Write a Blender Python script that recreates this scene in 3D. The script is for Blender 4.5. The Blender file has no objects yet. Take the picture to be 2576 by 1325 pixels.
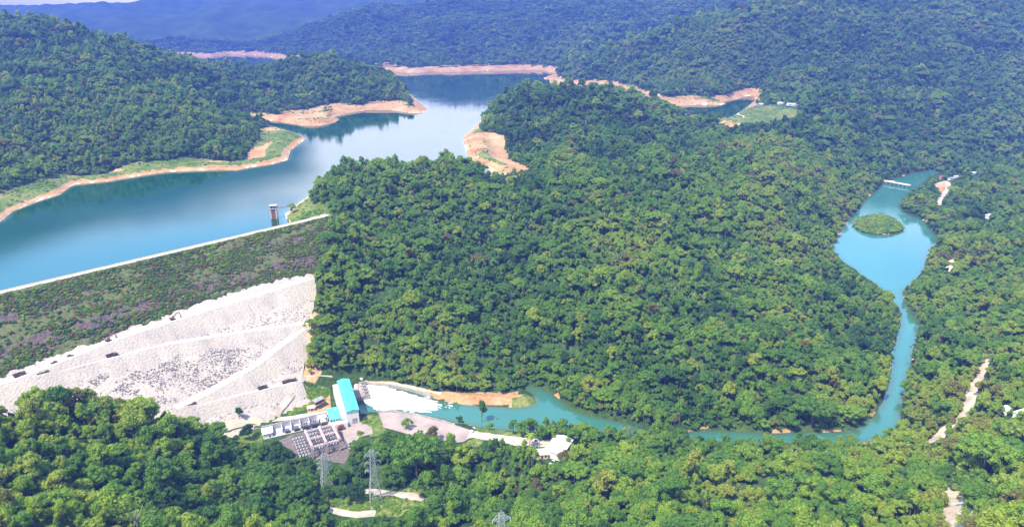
import bpy, bmesh, math, random
import numpy as np
from mathutils import Vector, Matrix
sc = bpy.context.scene
COL = sc.collection
R = math.radians
random.seed(7)
rng = np.random.default_rng(11)

# ------------------------------------------------------------------ camera
CAM_H, FPX, CX, CY = 330.0, 1717.0, 1288.0, 662.5      # survey frame: 2576 x 1325
PITCH = math.atan((662.5 - 46.0) / FPX)
cam = bpy.data.objects.new('camera', bpy.data.cameras.new('camera'))
COL.objects.link(cam)
cam.location = (0, 0, CAM_H)
cam.rotation_euler = (math.pi / 2 - PITCH, 0, 0)
cam.data.sensor_width = 36.0
cam.data.lens = 36.0 * FPX / 2576.0
cam.data.clip_start = 1.0
cam.data.clip_end = 60000.0
sc.camera = cam

# ------------------------------------------------------------------ light
SUN = Vector((-0.36, -0.36, 0.86)).normalized()
SUN_EL = math.asin(SUN.z)
SUN_AZ = math.atan2(SUN.x, SUN.y)
sun = bpy.data.objects.new('sun', bpy.data.lights.new('sun', 'SUN'))
COL.objects.link(sun)
sun.rotation_euler = (-SUN).to_track_quat('-Z', 'Y').to_euler()
sun.data.energy = 4.8
sun.data.angle = R(0.5)
sun.data.color = (1.0, 0.93, 0.77)
world = bpy.data.worlds.new('World')
sc.world = world
world.use_nodes = True
wn, wl = world.node_tree.nodes, world.node_tree.links
bg = wn['Background']
sky = wn.new('ShaderNodeTexSky')
sky.sky_type = 'NISHITA'
sky.sun_disc = False
sky.sun_elevation = SUN_EL
sky.sun_rotation = SUN_AZ
sky.altitude = 300
tc = wn.new('ShaderNodeTexCoord')
mp = wn.new('ShaderNodeMapping')
mp.inputs['Scale'].default_value = (1.0, 1.0, 3.2)
nz = wn.new('ShaderNodeTexNoise')
nz.inputs['Scale'].default_value = 1.7
nz.inputs['Detail'].default_value = 7
nz.inputs['Roughness'].default_value = 0.58
rp = wn.new('ShaderNodeValToRGB')
rp.color_ramp.elements[0].position = 0.52
rp.color_ramp.elements[0].color = (0, 0, 0, 1)
rp.color_ramp.elements[1].position = 0.68
rp.color_ramp.elements[1].color = (0.85, 0.85, 0.85, 1)
sep = wn.new('ShaderNodeSeparateXYZ')
def wmath(op, a, b):
    k = wn.new('ShaderNodeMath'); k.operation = op
    for i, v in ((0, a), (1, b)):
        if isinstance(v, (int, float)): k.inputs[i].default_value = v
        else: wl.new(v, k.inputs[i])
    return k.outputs[0]
def wrange(v, a, b, c=0.0, d=1.0):
    k = wn.new('ShaderNodeMapRange'); k.interpolation_type = 'SMOOTHSTEP'
    for i, q in zip(('From Min', 'From Max', 'To Min', 'To Max'), (a, b, c, d)): k.inputs[i].default_value = q
    wl.new(v, k.inputs['Value'])
    return k.outputs[0]
mix = wn.new('ShaderNodeMix')
mix.data_type = 'RGBA'
mix.inputs[7].default_value = (8.6, 8.6, 8.8, 1)          # sunlit cloud
wl.new(tc.outputs['Generated'], mp.inputs[0])
wl.new(mp.outputs[0], nz.inputs['Vector'])
wl.new(tc.outputs['Generated'], sep.inputs[0])
# unseen cloud zones added to shape the lake's reflections: bright ahead, bluish higher up
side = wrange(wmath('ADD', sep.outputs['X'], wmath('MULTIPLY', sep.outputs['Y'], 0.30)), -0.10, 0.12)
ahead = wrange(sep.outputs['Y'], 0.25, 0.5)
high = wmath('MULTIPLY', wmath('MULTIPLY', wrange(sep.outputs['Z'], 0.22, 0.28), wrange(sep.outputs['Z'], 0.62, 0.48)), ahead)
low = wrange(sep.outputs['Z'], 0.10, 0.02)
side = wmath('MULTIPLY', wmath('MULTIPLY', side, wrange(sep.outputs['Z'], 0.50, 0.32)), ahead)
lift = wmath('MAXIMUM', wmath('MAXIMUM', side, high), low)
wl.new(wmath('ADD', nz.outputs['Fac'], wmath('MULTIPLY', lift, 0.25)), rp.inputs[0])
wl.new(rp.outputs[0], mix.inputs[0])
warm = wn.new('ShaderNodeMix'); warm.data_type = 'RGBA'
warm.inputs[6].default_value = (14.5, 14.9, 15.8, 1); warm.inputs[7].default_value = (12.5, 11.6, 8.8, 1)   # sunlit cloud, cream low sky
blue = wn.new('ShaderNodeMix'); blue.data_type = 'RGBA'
blue.inputs[6].default_value = (14.5, 14.9, 15.8, 1); blue.inputs[7].default_value = (5.5, 12.5, 21.0, 1)   # added bluish zone, brightens the reflection by the dam
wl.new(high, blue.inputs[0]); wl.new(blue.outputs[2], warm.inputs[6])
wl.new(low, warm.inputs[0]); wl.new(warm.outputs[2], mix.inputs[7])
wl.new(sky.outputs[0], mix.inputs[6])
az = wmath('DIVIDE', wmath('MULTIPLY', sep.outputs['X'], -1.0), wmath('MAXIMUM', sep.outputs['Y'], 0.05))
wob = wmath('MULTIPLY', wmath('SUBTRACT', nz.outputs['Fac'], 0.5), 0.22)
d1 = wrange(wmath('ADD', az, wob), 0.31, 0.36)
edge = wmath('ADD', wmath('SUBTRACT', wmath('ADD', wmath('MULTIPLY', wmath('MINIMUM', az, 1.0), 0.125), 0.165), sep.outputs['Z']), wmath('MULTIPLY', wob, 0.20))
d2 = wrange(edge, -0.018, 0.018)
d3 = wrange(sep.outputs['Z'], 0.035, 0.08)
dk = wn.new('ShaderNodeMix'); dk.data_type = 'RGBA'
dk.inputs[7].default_value = (0.30, 0.95, 0.85, 1)         # unseen dark zone, added to darken the reflection in the left water
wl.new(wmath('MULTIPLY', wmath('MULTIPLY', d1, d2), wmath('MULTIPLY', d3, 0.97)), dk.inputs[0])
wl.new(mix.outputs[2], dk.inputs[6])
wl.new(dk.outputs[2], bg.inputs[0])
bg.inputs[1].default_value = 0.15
sc.view_settings.view_transform = 'Standard'
sc.view_settings.look = 'None'
sc.view_settings.gamma = 1.0
sc.view_settings.exposure = 0.84
sc.cycles.use_denoising = True
sc.cycles.max_bounces = 5
sc.cycles.diffuse_bounces = 2
sc.cycles.glossy_bounces = 2
sc.cycles.transmission_bounces = 2
sc.cycles.transparent_max_bounces = 4
sc.cycles.volume_bounces = 0

# ------------------------------------------------------------------ survey helpers
CP, SP = math.cos(PITCH), math.sin(PITCH)

def ray(X, Y):
    dx, dy = (X - CX) / FPX, -(Y - CY) / FPX
    return np.array([dx, CP + dy * SP, -SP + dy * CP])

def at(X, Y, z):
    r = ray(X, Y)
    t = (z - CAM_H) / r[2]
    return np.array([r[0] * t, r[1] * t, z])

def atd(X, Y, d):
    r = ray(X, Y)
    t = d / r[1]
    return np.array([r[0] * t, d, CAM_H + r[2] * t])

def proj(x, y, z):
    h = z - CAM_H
    dep = y * CP - h * SP
    up = y * SP + h * CP
    dep = np.maximum(dep, 1e-3)
    return CX + FPX * x / dep, CY - FPX * up / dep

def sstep(a, b, x):
    t = np.clip((x - a) / (b - a), 0, 1)
    return t * t * (3 - 2 * t)

def _hash(ix, iy, seed):
    h = (ix.astype(np.int64) * 374761393 + iy.astype(np.int64) * 668265263 + seed * 982451653) & 0xFFFFFFFF
    h = ((h ^ (h >> 13)) * 1274126177) & 0xFFFFFFFF
    h = h ^ (h >> 16)
    return (h & 0xFFFF) / 65535.0

def vnoise(x, y, seed=0):
    ix, iy = np.floor(x), np.floor(y)
    fx, fy = x - ix, y - iy
    fx, fy = fx * fx * (3 - 2 * fx), fy * fy * (3 - 2 * fy)
    a, b = _hash(ix, iy, seed), _hash(ix + 1, iy, seed)
    c, d = _hash(ix, iy + 1, seed), _hash(ix + 1, iy + 1, seed)
    return (a * (1 - fx) + b * fx) * (1 - fy) + (c * (1 - fx) + d * fx) * fy

def fbm(x, y, seed=0, octv=4):
    s, a, t = 0.0, 1.0, 0.0
    for i in range(octv):
        s = s + a * vnoise(x * 2 ** i + 17.3 * i, y * 2 ** i - 9.1 * i, seed + i)
        t += a
        a *= 0.5
    return s / t

def ridged(x, y, seed=0, octv=3):
    s, a, t = 0.0, 1.0, 0.0
    for i in range(octv):
        s = s + a * (1 - np.abs(2 * vnoise(x * 2 ** i + 31 * i, y * 2 ** i + 7 * i, seed + i) - 1))
        t += a
        a *= 0.5
    return s / t

def inpoly(px, py, poly):
    px, py = np.asarray(px, float), np.asarray(py, float)
    ins = np.zeros(px.shape, bool)
    n = len(poly)
    for i in range(n):
        x1, y1 = poly[i][0], poly[i][1]
        x2, y2 = poly[(i + 1) % n][0], poly[(i + 1) % n][1]
        if y1 == y2:
            continue
        c = ((y1 > py) != (y2 > py)) & (px < (x2 - x1) * (py - y1) / (y2 - y1) + x1)
        ins ^= c
    return ins

def distpoly(px, py, poly, closed=True):
    px, py = np.asarray(px, float), np.asarray(py, float)
    best = np.full(px.shape, 1e18)
    n = len(poly)
    for i in range(n if closed else n - 1):
        x1, y1 = poly[i][0], poly[i][1]
        x2, y2 = poly[(i + 1) % n][0], poly[(i + 1) % n][1]
        dx, dy = x2 - x1, y2 - y1
        L = dx * dx + dy * dy + 1e-9
        t = np.clip(((px - x1) * dx + (py - y1) * dy) / L, 0, 1)
        best = np.minimum(best, (px - x1 - t * dx) ** 2 + (py - y1 - t * dy) ** 2)
    return np.sqrt(best)

def sdist(px, py, poly):
    d = distpoly(px, py, poly)
    return np.where(inpoly(px, py, poly), -d, d)

# ------------------------------------------------------------------ object helpers
def tag(o, label=None, cat=None, group=None, kind=None):
    if label: o['label'] = label
    if cat: o['category'] = cat
    if group: o['group'] = group
    if kind: o['kind'] = kind
    return o

def thing(name, loc, label, cat, group=None, rotz=0.0):
    o = bpy.data.objects.new(name, None)
    o.empty_display_size = 1.0
    COL.objects.link(o)
    o.location = tuple(float(v) for v in loc)
    o.rotation_euler = (0, 0, rotz)
    return tag(o, label, cat, group)

def np_mesh(name, verts, quads=None, tris=None, mat=None, smooth=False):
    me = bpy.data.meshes.new(name)
    verts = np.asarray(verts, np.float32)
    quads = np.zeros((0, 4), np.int32) if quads is None else np.asarray(quads, np.int32)
    tris = np.zeros((0, 3), np.int32) if tris is None else np.asarray(tris, np.int32)
    nq, nt = len(quads), len(tris)
    me.vertices.add(len(verts))
    me.vertices.foreach_set('co', verts.ravel())
    me.loops.add(nq * 4 + nt * 3)
    me.loops.foreach_set('vertex_index', np.concatenate([quads.ravel(), tris.ravel()]).astype(np.int32))
    me.polygons.add(nq + nt)
    st = np.concatenate([np.arange(nq) * 4, nq * 4 + np.arange(nt) * 3]).astype(np.int32)
    me.polygons.foreach_set('loop_start', st)
    me.polygons.foreach_set('use_smooth', np.full(nq + nt, smooth, bool))
    me.update(calc_edges=True)
    if mat: me.materials.append(mat)
    return me

def set_attr(me, name, data, typ='FLOAT', dom='POINT'):
    a = me.attributes.new(name, typ, dom)
    key = {'FLOAT': 'value', 'INT': 'value', 'FLOAT_VECTOR': 'vector', 'FLOAT_COLOR': 'color'}[typ]
    a.data.foreach_set(key, np.asarray(data, np.int32 if typ == 'INT' else np.float32).ravel())

def link(name, me, parent=None):
    o = bpy.data.objects.new(name, me)
    COL.objects.link(o)
    if parent is not None: o.parent = parent
    return o

class MB:
    """collects shapes, builds one mesh"""
    def __init__(s): s.v, s.f = [], []
    def add(s, vs, fs):
        k = len(s.v)
        s.v += [tuple(float(c) for c in v) for v in vs]
        s.f += [tuple(i + k for i in f) for f in fs]
        return s
    def box(s, c, size, rz=0.0, top=1.0, topy=None):
        hx, hy, hz = size[0] / 2, size[1] / 2, size[2] / 2
        ca, sa = math.cos(rz), math.sin(rz)
        topy = top if topy is None else topy
        vs = []
        for z, kx, ky in ((-hz, 1, 1), (hz, top, topy)):
            for x, y in ((-hx, -hy), (hx, -hy), (hx, hy), (-hx, hy)):
                x, y = x * kx, y * ky
                vs.append((c[0] + x * ca - y * sa, c[1] + x * sa + y * ca, c[2] + z))
        return s.add(vs, [(3, 2, 1, 0), (4, 5, 6, 7), (0, 1, 5, 4), (1, 2, 6, 5), (2, 3, 7, 6), (3, 0, 4, 7)])
    def bar(s, p, q, w, h=None):
        p, q = Vector(p), Vector(q)
        d = (q - p).normalized()
        a = d.cross(Vector((0, 0, 1)))
        if a.length < 1e-3: a = Vector((1, 0, 0))
        a.normalize()
        b = d.cross(a)
        a, b = a * w / 2, b * (h or w) / 2
        vs = [p - a - b, p + a - b, p + a + b, p - a + b, q - a - b, q + a - b, q + a + b, q - a + b]
        return s.add(vs, [(3, 2, 1, 0), (4, 5, 6, 7), (0, 1, 5, 4), (1, 2, 6, 5), (2, 3, 7, 6), (3, 0, 4, 7)])
    def cyl(s, p, q, r1, r2=None, n=10):
        p, q = Vector(p), Vector(q)
        r2 = r1 if r2 is None else r2
        d = (q - p).normalized()
        a = d.cross(Vector((0, 0, 1)))
        if a.length < 1e-3: a = Vector((1, 0, 0))
        a.normalize()
        b = d.cross(a)
        vs = []
        for c, r in ((p, r1), (q, r2)):
            for i in range(n):
                t = 2 * math.pi * i / n
                vs.append(c + a * r * math.cos(t) + b * r * math.sin(t))
        fs = [(i, (i + 1) % n, n + (i + 1) % n, n + i) for i in range(n)]
        fs += [tuple(range(n - 1, -1, -1)), tuple(range(n, 2 * n))]
        return s.add(vs, fs)
    def prism(s, pts, y0, y1):
        """profile in x,z extruded along y"""
        n = len(pts)
        vs = [(x, y0, z) for x, z in pts] + [(x, y1, z) for x, z in pts]
        fs = [(i, (i + 1) % n, n + (i + 1) % n, n + i) for i in range(n)]
        fs += [tuple(range(n - 1, -1, -1)), tuple(range(n, 2 * n))]
        return s.add(vs, fs)
    def build(s, name, mat, parent=None, smooth=False):
        me = bpy.data.meshes.new(name)
        me.from_pydata(s.v, [], s.f)
        bm = bmesh.new(); bm.from_mesh(me)
        bmesh.ops.recalc_face_normals(bm, faces=bm.faces)
        bm.to_mesh(me); bm.free()
        me.materials.append(mat)
        if smooth:
            me.polygons.foreach_set('use_smooth', [True] * len(me.polygons))
        return link(name, me, parent)

def copy_tree(o, parent=None):
    c = o.copy(); COL.objects.link(c); c.parent = parent
    for ch in list(o.children): copy_tree(ch, c)
    return c

# ------------------------------------------------------------------ materials
def new_mat(name):
    m = bpy.data.materials.new(name); m.use_nodes = True
    nt = m.node_tree
    return m, nt.nodes, nt.links, nt.nodes['Principled BSDF']

def ramp(n, stops):
    r = n.new('ShaderNodeValToRGB')
    e = r.color_ramp.elements
    e[0].position, e[0].color = stops[0][0], (*stops[0][1], 1)
    e[1].position, e[1].color = stops[-1][0], (*stops[-1][1], 1)
    for p, c in stops[1:-1]:
        k = e.new(p); k.color = (*c, 1)
    return r

def plain(name, col, rough=0.7, var=0.25, scale=0.6, metal=0.0, bump=0.0):
    """colour broken up by a noise in object space"""
    m, n, l, b = new_mat(name)
    t = n.new('ShaderNodeTexCoord')
    z = n.new('ShaderNodeTexNoise')
    z.inputs['Scale'].default_value = scale
    z.inputs['Detail'].default_value = 5
    lo = tuple(c * (1 - var) for c in col); hi = tuple(min(0.95, c * (1 + var * 0.6)) for c in col)
    r = ramp(n, [(0.3, lo), (0.7, hi)])
    l.new(t.outputs['Object'], z.inputs['Vector'])
    l.new(z.outputs['Fac'], r.inputs[0])
    l.new(r.outputs[0], b.inputs['Base Color'])
    b.inputs['Roughness'].default_value = rough
    b.inputs['Metallic'].default_value = metal
    if bump:
        bp = n.new('ShaderNodeBump'); bp.inputs['Strength'].default_value = bump
        l.new(z.outputs['Fac'], bp.inputs['Height']); l.new(bp.outputs[0], b.inputs['Normal'])
    return m

def mixc(n, l, fac, a, b):
    k = n.new('ShaderNodeMix'); k.data_type = 'RGBA'
    l.new(fac, k.inputs[0])
    for i, v in ((6, a), (7, b)):
        if isinstance(v, tuple): k.inputs[i].default_value = (*v, 1)
        else: l.new(v, k.inputs[i])
    return k.outputs[2]

def noise(n, l, vec, scale, detail=4, rough=0.55):
    z = n.new('ShaderNodeTexNoise')
    z.inputs['Scale'].default_value = scale
    z.inputs['Detail'].default_value = detail
    z.inputs['Roughness'].default_value = rough
    l.new(vec, z.inputs['Vector'])
    return z.outputs['Fac']

def mrange(n, l, v, a, b, c=0.0, d=1.0):
    k = n.new('ShaderNodeMapRange')
    for i, q in zip(('From Min', 'From Max', 'To Min', 'To Max'), (a, b, c, d)): k.inputs[i].default_value = q
    l.new(v, k.inputs['Value'])
    return k.outputs[0]

def terrain_material():
    m, n, l, b = new_mat('terrain_ground')
    g = n.new('ShaderNodeNewGeometry').outputs['Position']
    a = n.new('ShaderNodeAttribute'); a.attribute_name = 'cover'
    s = n.new('ShaderNodeSeparateColor'); l.new(a.outputs['Color'], s.inputs[0])
    n1 = noise(n, l, g, 0.02, 6); n2 = noise(n, l, g, 0.25, 4); n3 = noise(n, l, g, 0.006, 5)
    under = ramp(n, [(0.3, (0.022, 0.050, 0.014)), (0.52, (0.042, 0.085, 0.022)), (0.7, (0.075, 0.115, 0.030))])
    ua = n.new('ShaderNodeMath'); ua.operation = 'MULTIPLY_ADD'; l.new(n3, ua.inputs[0]); ua.inputs[1].default_value = 0.9; ua.inputs[2].default_value = -0.45
    ub = n.new('ShaderNodeMath'); ub.operation = 'ADD'; l.new(ua.outputs[0], ub.inputs[0]); l.new(n2, ub.inputs[1])
    l.new(ub.outputs[0], under.inputs[0])
    earth = ramp(n, [(0.2, (0.26, 0.125, 0.055)), (0.42, (0.40, 0.225, 0.105)), (0.6, (0.47, 0.315, 0.165)), (0.8, (0.53, 0.43, 0.29))])
    sz = n.new('ShaderNodeSeparateXYZ'); l.new(g, sz.inputs[0])
    zz_ = n.new('ShaderNodeMath'); zz_.operation = 'MULTIPLY_ADD'; l.new(sz.outputs['Z'], zz_.inputs[0]); zz_.inputs[1].default_value = 0.55
    l.new(mrange(n, l, n2, 0, 1, -0.5, 0.5), zz_.inputs[2])
    cz = n.new('ShaderNodeCombineXYZ'); l.new(zz_.outputs[0], cz.inputs[2])
    st = noise(n, l, cz.outputs[0], 1.0, 3)
    es = n.new('ShaderNodeMath'); es.operation = 'MULTIPLY_ADD'; l.new(st, es.inputs[0]); es.inputs[1].default_value = 0.55; es.inputs[2].default_value = -0.275
    ea = n.new('ShaderNodeMath'); ea.operation = 'ADD'; l.new(n1, ea.inputs[0]); l.new(es.outputs[0], ea.inputs[1])
    eb = n.new('ShaderNodeMath'); eb.operation = 'ADD'; l.new(ea.outputs[0], eb.inputs[0]); l.new(mrange(n, l, n2, 0.3, 0.7, -0.12, 0.12), eb.inputs[1])
    l.new(eb.outputs[0], earth.inputs[0])
    grass = ramp(n, [(0.3, (0.06, 0.115, 0.022)), (0.5, (0.12, 0.175, 0.032)), (0.7, (0.24, 0.23, 0.08))])
    gm = n.new('ShaderNodeMath'); gm.operation = 'ADD'; gm.inputs[1].default_value = -0.5
    ga = n.new('ShaderNodeMath'); ga.operation = 'ADD'; l.new(n1, ga.inputs[0]); l.new(n2, ga.inputs[1]); l.new(ga.outputs[0], gm.inputs[0])
    l.new(gm.outputs[0], grass.inputs[0])
    pale = ramp(n, [(0.25, (0.52, 0.44, 0.34)), (0.7, (0.74, 0.68, 0.58))])
    l.new(n2, pale.inputs[0])
    def mask(ch):
        ad = n.new('ShaderNodeMath'); ad.operation = 'ADD'
        l.new(ch, ad.inputs[0]); l.new(mrange(n, l, n1, 0.3, 0.7, -0.22, 0.22), ad.inputs[1])
        return mrange(n, l, ad.outputs[0], 0.4, 0.6)
    c = mixc(n, l, mask(s.outputs[0]), under.outputs[0], earth.outputs[0])
    c = mixc(n, l, mask(s.outputs[1]), c, grass.outputs[0])
    c = mixc(n, l, mask(s.outputs[2]), c, pale.outputs[0])
    l.new(c, b.inputs['Base Color'])
    b.inputs['Roughness'].default_value = 0.95
    b.inputs['Specular IOR Level'].default_value = 0.1
    bp = n.new('ShaderNodeBump'); bp.inputs['Strength'].default_value = 0.6; bp.inputs['Distance'].default_value = 5.0
    l.new(noise(n, l, g, 0.09, 6, 0.65), bp.inputs['Height']); l.new(bp.outputs[0], b.inputs['Normal'])
    return m

def water_material(name, c1, c2, rough, ripple, shallow, wid):
    m, n, l, b = new_mat(name)
    g = n.new('ShaderNodeNewGeometry').outputs['Position']
    f = noise(n, l, g, 0.004, 5)
    a = n.new('ShaderNodeAttribute'); a.attribute_name = 'shore'
    deep = mixc(n, l, mrange(n, l, f, 0.35, 0.65), c1, c2)
    l.new(mixc(n, l, mrange(n, l, a.outputs['Fac'], -wid, 0.0), deep, shallow), b.inputs['Base Color'])
    b.inputs['IOR'].default_value = 1.33
    r = noise(n, l, g, 0.009, 4)
    l.new(mrange(n, l, r, 0.3, 0.7, rough * 0.5, rough * 1.4), b.inputs['Roughness'])
    w = noise(n, l, g, 0.45, 3)
    bp = n.new('ShaderNodeBump'); bp.inputs['Strength'].default_value = ripple; bp.inputs['Distance'].default_value = 0.25
    l.new(w, bp.inputs['Height']); l.new(bp.outputs[0], b.inputs['Normal'])
    return m

def leaf_material(name, stops, world_var=True):
    m, n, l, b = new_mat(name)
    a = n.new('ShaderNodeAttribute'); a.attribute_type = 'INSTANCER'; a.attribute_name = 'tint'
    t = n.new('ShaderNodeTexCoord')
    g = n.new('ShaderNodeNewGeometry').outputs['Position']
    z = noise(n, l, t.outputs['Object'], 0.9, 3)
    w = noise(n, l, g, 0.011, 3)
    s1 = n.new('ShaderNodeMath'); s1.operation = 'ADD'
    l.new(a.outputs['Fac'], s1.inputs[0]); l.new(mrange(n, l, z, 0.3, 0.7, -0.09, 0.09), s1.inputs[1])
    s2 = n.new('ShaderNodeMath'); s2.operation = 'ADD'
    l.new(s1.outputs[0], s2.inputs[0]); l.new(mrange(n, l, w, 0.3, 0.7, -0.14, 0.14), s2.inputs[1])
    r = ramp(n, stops); l.new(s2.outputs[0], r.inputs[0])
    l.new(r.outputs[0], b.inputs['Base Color'])
    b.inputs['Roughness'].default_value = 0.6
    b.inputs['Specular IOR Level'].default_value = 0.25
    tr = n.new('ShaderNodeBsdfTranslucent'); l.new(r.outputs[0], tr.inputs[0])
    ms = n.new('ShaderNodeMixShader'); ms.inputs[0].default_value = 0.40
    l.new(b.outputs[0], ms.inputs[1]); l.new(tr.outputs[0], ms.inputs[2])
    l.new(ms.outputs[0], n['Material Output'].inputs[0])
    return m

LEAF_STOPS = [(0.0, (0.038, 0.100, 0.030)), (0.22, (0.080, 0.188, 0.028)), (0.45, (0.142, 0.288, 0.030)),
              (0.65, (0.220, 0.365, 0.034)), (0.86, (0.345, 0.430, 0.040)), (1.0, (0.185, 0.152, 0.058))]
M = {}
M['terrain'] = terrain_material()
M['lake'] = water_material('reservoir_water', (0.002, 0.050, 0.024), (0.003, 0.056, 0.032), 0.06, 0.05, (0.05, 0.12, 0.10), 9.0)
M['river'] = water_material('river_water', (0.030, 0.140, 0.112), (0.050, 0.180, 0.138), 0.09, 0.16, (0.06, 0.105, 0.05), 7.0)
M['leaf'] = leaf_material('leaves', LEAF_STOPS)
M['bark'] = plain('bark', (0.16, 0.13, 0.10), 0.9, 0.4, 1.2)
M['white'] = plain('white_paint', (0.78, 0.78, 0.76), 0.6, 0.12, 0.4)
M['whiteroof'] = plain('white_roof_sheet', (0.80, 0.81, 0.83), 0.45, 0.08, 0.3)
M['cyan'] = plain('turquoise_roof_sheet', (0.10, 0.52, 0.57), 0.5, 0.26, 0.22)
M['concrete'] = plain('concrete', (0.36, 0.33, 0.31), 0.85, 0.25, 0.25)
M['paleconc'] = plain('pale_concrete', (0.48, 0.46, 0.49), 0.85, 0.18, 0.3)
M['pink'] = plain('pinkish_concrete', (0.36, 0.285, 0.255), 0.85, 0.3, 0.07)
M['sand'] = plain('white_sand_road', (0.47, 0.405, 0.335), 0.9, 0.3, 0.16)
M['haul'] = plain('white_haul_road', (0.60, 0.54, 0.48), 0.9, 0.2, 0.12)
M['dirt'] = plain('pale_dirt_road', (0.52, 0.43, 0.32), 0.95, 0.35, 0.12)
M['crest'] = plain('crest_road_surface', (0.48, 0.44, 0.33), 0.9, 0.15, 0.1)
M['dark'] = plain('dark_opening', (0.05, 0.045, 0.045), 0.6, 0.3, 0.5)
M['brown'] = plain('brown_brick', (0.24, 0.12, 0.08), 0.85, 0.3, 0.6)
M['steel'] = plain('galvanised_steel', (0.40, 0.43, 0.42), 0.5, 0.2, 0.8, 0.35)
M['pinksteel'] = plain('painted_steel', (0.62, 0.50, 0.48), 0.6, 0.2, 0.8)
M['porcelain'] = plain('pale_insulator', (0.74, 0.70, 0.70), 0.4, 0.1, 1.0)
M['gravel'] = plain('purple_grey_gravel', (0.165, 0.13, 0.12), 0.95, 0.45, 0.5)
M['truck'] = plain('dusty_brown_truck_paint', (0.17, 0.13, 0.10), 0.7, 0.35, 0.5)
M['rust'] = plain('rusty_orange_machine_paint', (0.34, 0.13, 0.08), 0.65, 0.3, 0.5)
M['rubber'] = plain('tyre_rubber', (0.025, 0.025, 0.025), 0.9, 0.2, 1.0)
M['glass'] = plain('dark_window_glass', (0.03, 0.04, 0.05), 0.12, 0.1, 1.0)
M['xformer'] = plain('grey_transformer_paint', (0.17, 0.17, 0.20), 0.6, 0.25, 0.4)
M['greyroof'] = plain('grey_roof_sheet', (0.32, 0.32, 0.34), 0.6, 0.2, 0.3)
M['redroof'] = plain('red_roof_sheet', (0.34, 0.12, 0.10), 0.6, 0.25, 0.3)
M['beige'] = plain('beige_render', (0.62, 0.48, 0.36), 0.8, 0.15, 0.3)
M['foam'] = plain('white_foam', (0.66, 0.71, 0.71), 0.8, 0.35, 0.35)

# ------------------------------------------------------------------ levels and outlines
ZL, ZR, ZCREST = 90.0, 0.0, 112.0          # reservoir, river, dam crest
def D2W(pts, z): return [tuple(at(X, Y, z)[:2]) for X, Y in pts]

CR = at(838, 541, ZCREST)[:2]              # right end of the dam crest
CL = at(0, 739, ZCREST)[:2]
DU = (CL - CR) / np.linalg.norm(CL - CR)   # along the crest, right to left
DN = np.array([-DU[1], DU[0]])             # downstream
if DN[1] > 0: DN = -DN
_toe = at(765, 985, 9.0)
GRADE = (ZCREST - 9.0) / float(np.dot(_toe[:2] - CR, DN))
T_TOE = (ZCREST - 6.0) / GRADE
def dam_z(t): return ZCREST - GRADE * t
def dam_xy(s, t): return CR[0] + DU[0] * s + DN[0] * t, CR[1] + DU[1] * s + DN[1] * t
def dam_st(x, y):
    dx, dy = x - CR[0], y - CR[1]
    return dx * DU[0] + dy * DU[1], dx * DN[0] + dy * DN[1]
def dam_at(X, Y, off=0.0):
    """where the line of sight meets the downstream slope raised by off"""
    r = ray(X, Y)
    nrm = np.array([GRADE * DN[0], GRADE * DN[1], 1.0])
    c = GRADE * (CR[0] * DN[0] + CR[1] * DN[1]) + ZCREST + off
    k = (c - CAM_H) / float(np.dot(nrm, r))
    p = r * k + np.array([0, 0, CAM_H])
    return dam_st(p[0], p[1])
print('grade', GRADE, 'T_TOE', T_TOE, 'CR', CR, 'CL', CL)

GROIN = [(0.0, -12.0)] + [tuple(dam_at(*p)) for p in ((836, 556), (822, 610), (796, 690), (796, 780), (776, 850), (762, 940), (768, 985))]
GROIN = sorted(GROIN, key=lambda q: q[1])
GROIN.append((GROIN[-1][0], T_TOE + 8))
S_END = 640.0
def groin_s(t):
    return np.interp(t, [g[1] for g in GROIN], [g[0] for g in GROIN])
DAM_FOOT = [dam_xy(*g) for g in GROIN] + [dam_xy(S_END, T_TOE + 8), dam_xy(S_END, -12.0)]

up_edge = [dam_xy(s, -34.0) for s in (40, 120, 260, 420, 640)]
RES = D2W([(-330, 690), (-180, 612), (-60, 575), (0, 558), (30, 533), (62, 520), (100, 505), (150, 489), (166, 478), (190, 464), (280, 455), (360, 441),
           (430, 432), (490, 430), (545, 428), (600, 428), (640, 420), (690, 413), (728, 402), (733, 380), (772, 347),
           (750, 336), (705, 322), (660, 314), (622, 305), (640, 299), (700, 305), (745, 313), (765, 316), (800, 316), (842, 309),
           (856, 300), (840, 293), (872, 286), (920, 277), (985, 277), (1040, 285), (1062, 285), (1079, 276), (1062, 262), (1040, 240),
           (1000, 214), (900, 196), (700, 184), (520, 172), (390, 160), (400, 139), (440, 139), (470, 141), (530, 144), (580, 137),
           (650, 139), (700, 147), (760, 147), (800, 158), (860, 168), (935, 179), (985, 182), (1045, 184), (1090, 180), (1130, 182), (1190, 179), (1250, 178),
           (1310, 176), (1372, 178), (1400, 186), (1368, 197), (1386, 210), (1420, 214), (1520, 219), (1600, 240), (1660, 262), (1665, 270), (1700, 268),
           (1745, 266), (1755, 263), (1790, 265), (1826, 263), (1815, 256), (1845, 252), (1870, 243), (1892, 240), (1898, 252), (1886, 262),
           (1868, 276), (1842, 292), (1820, 303), (1770, 298), (1715, 288), (1640, 262), (1560, 240), (1450, 229), (1380, 232), (1310, 243), (1250, 268),
           (1215, 295), (1192, 322), (1164, 346), (1172, 380), (1183, 408), (1222, 424), (1236, 432), (1222, 440),
           (1160, 434), (1060, 428), (950, 440), (850, 452), (780, 490), (742, 520), (722, 538)], ZL) + up_edge
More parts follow.
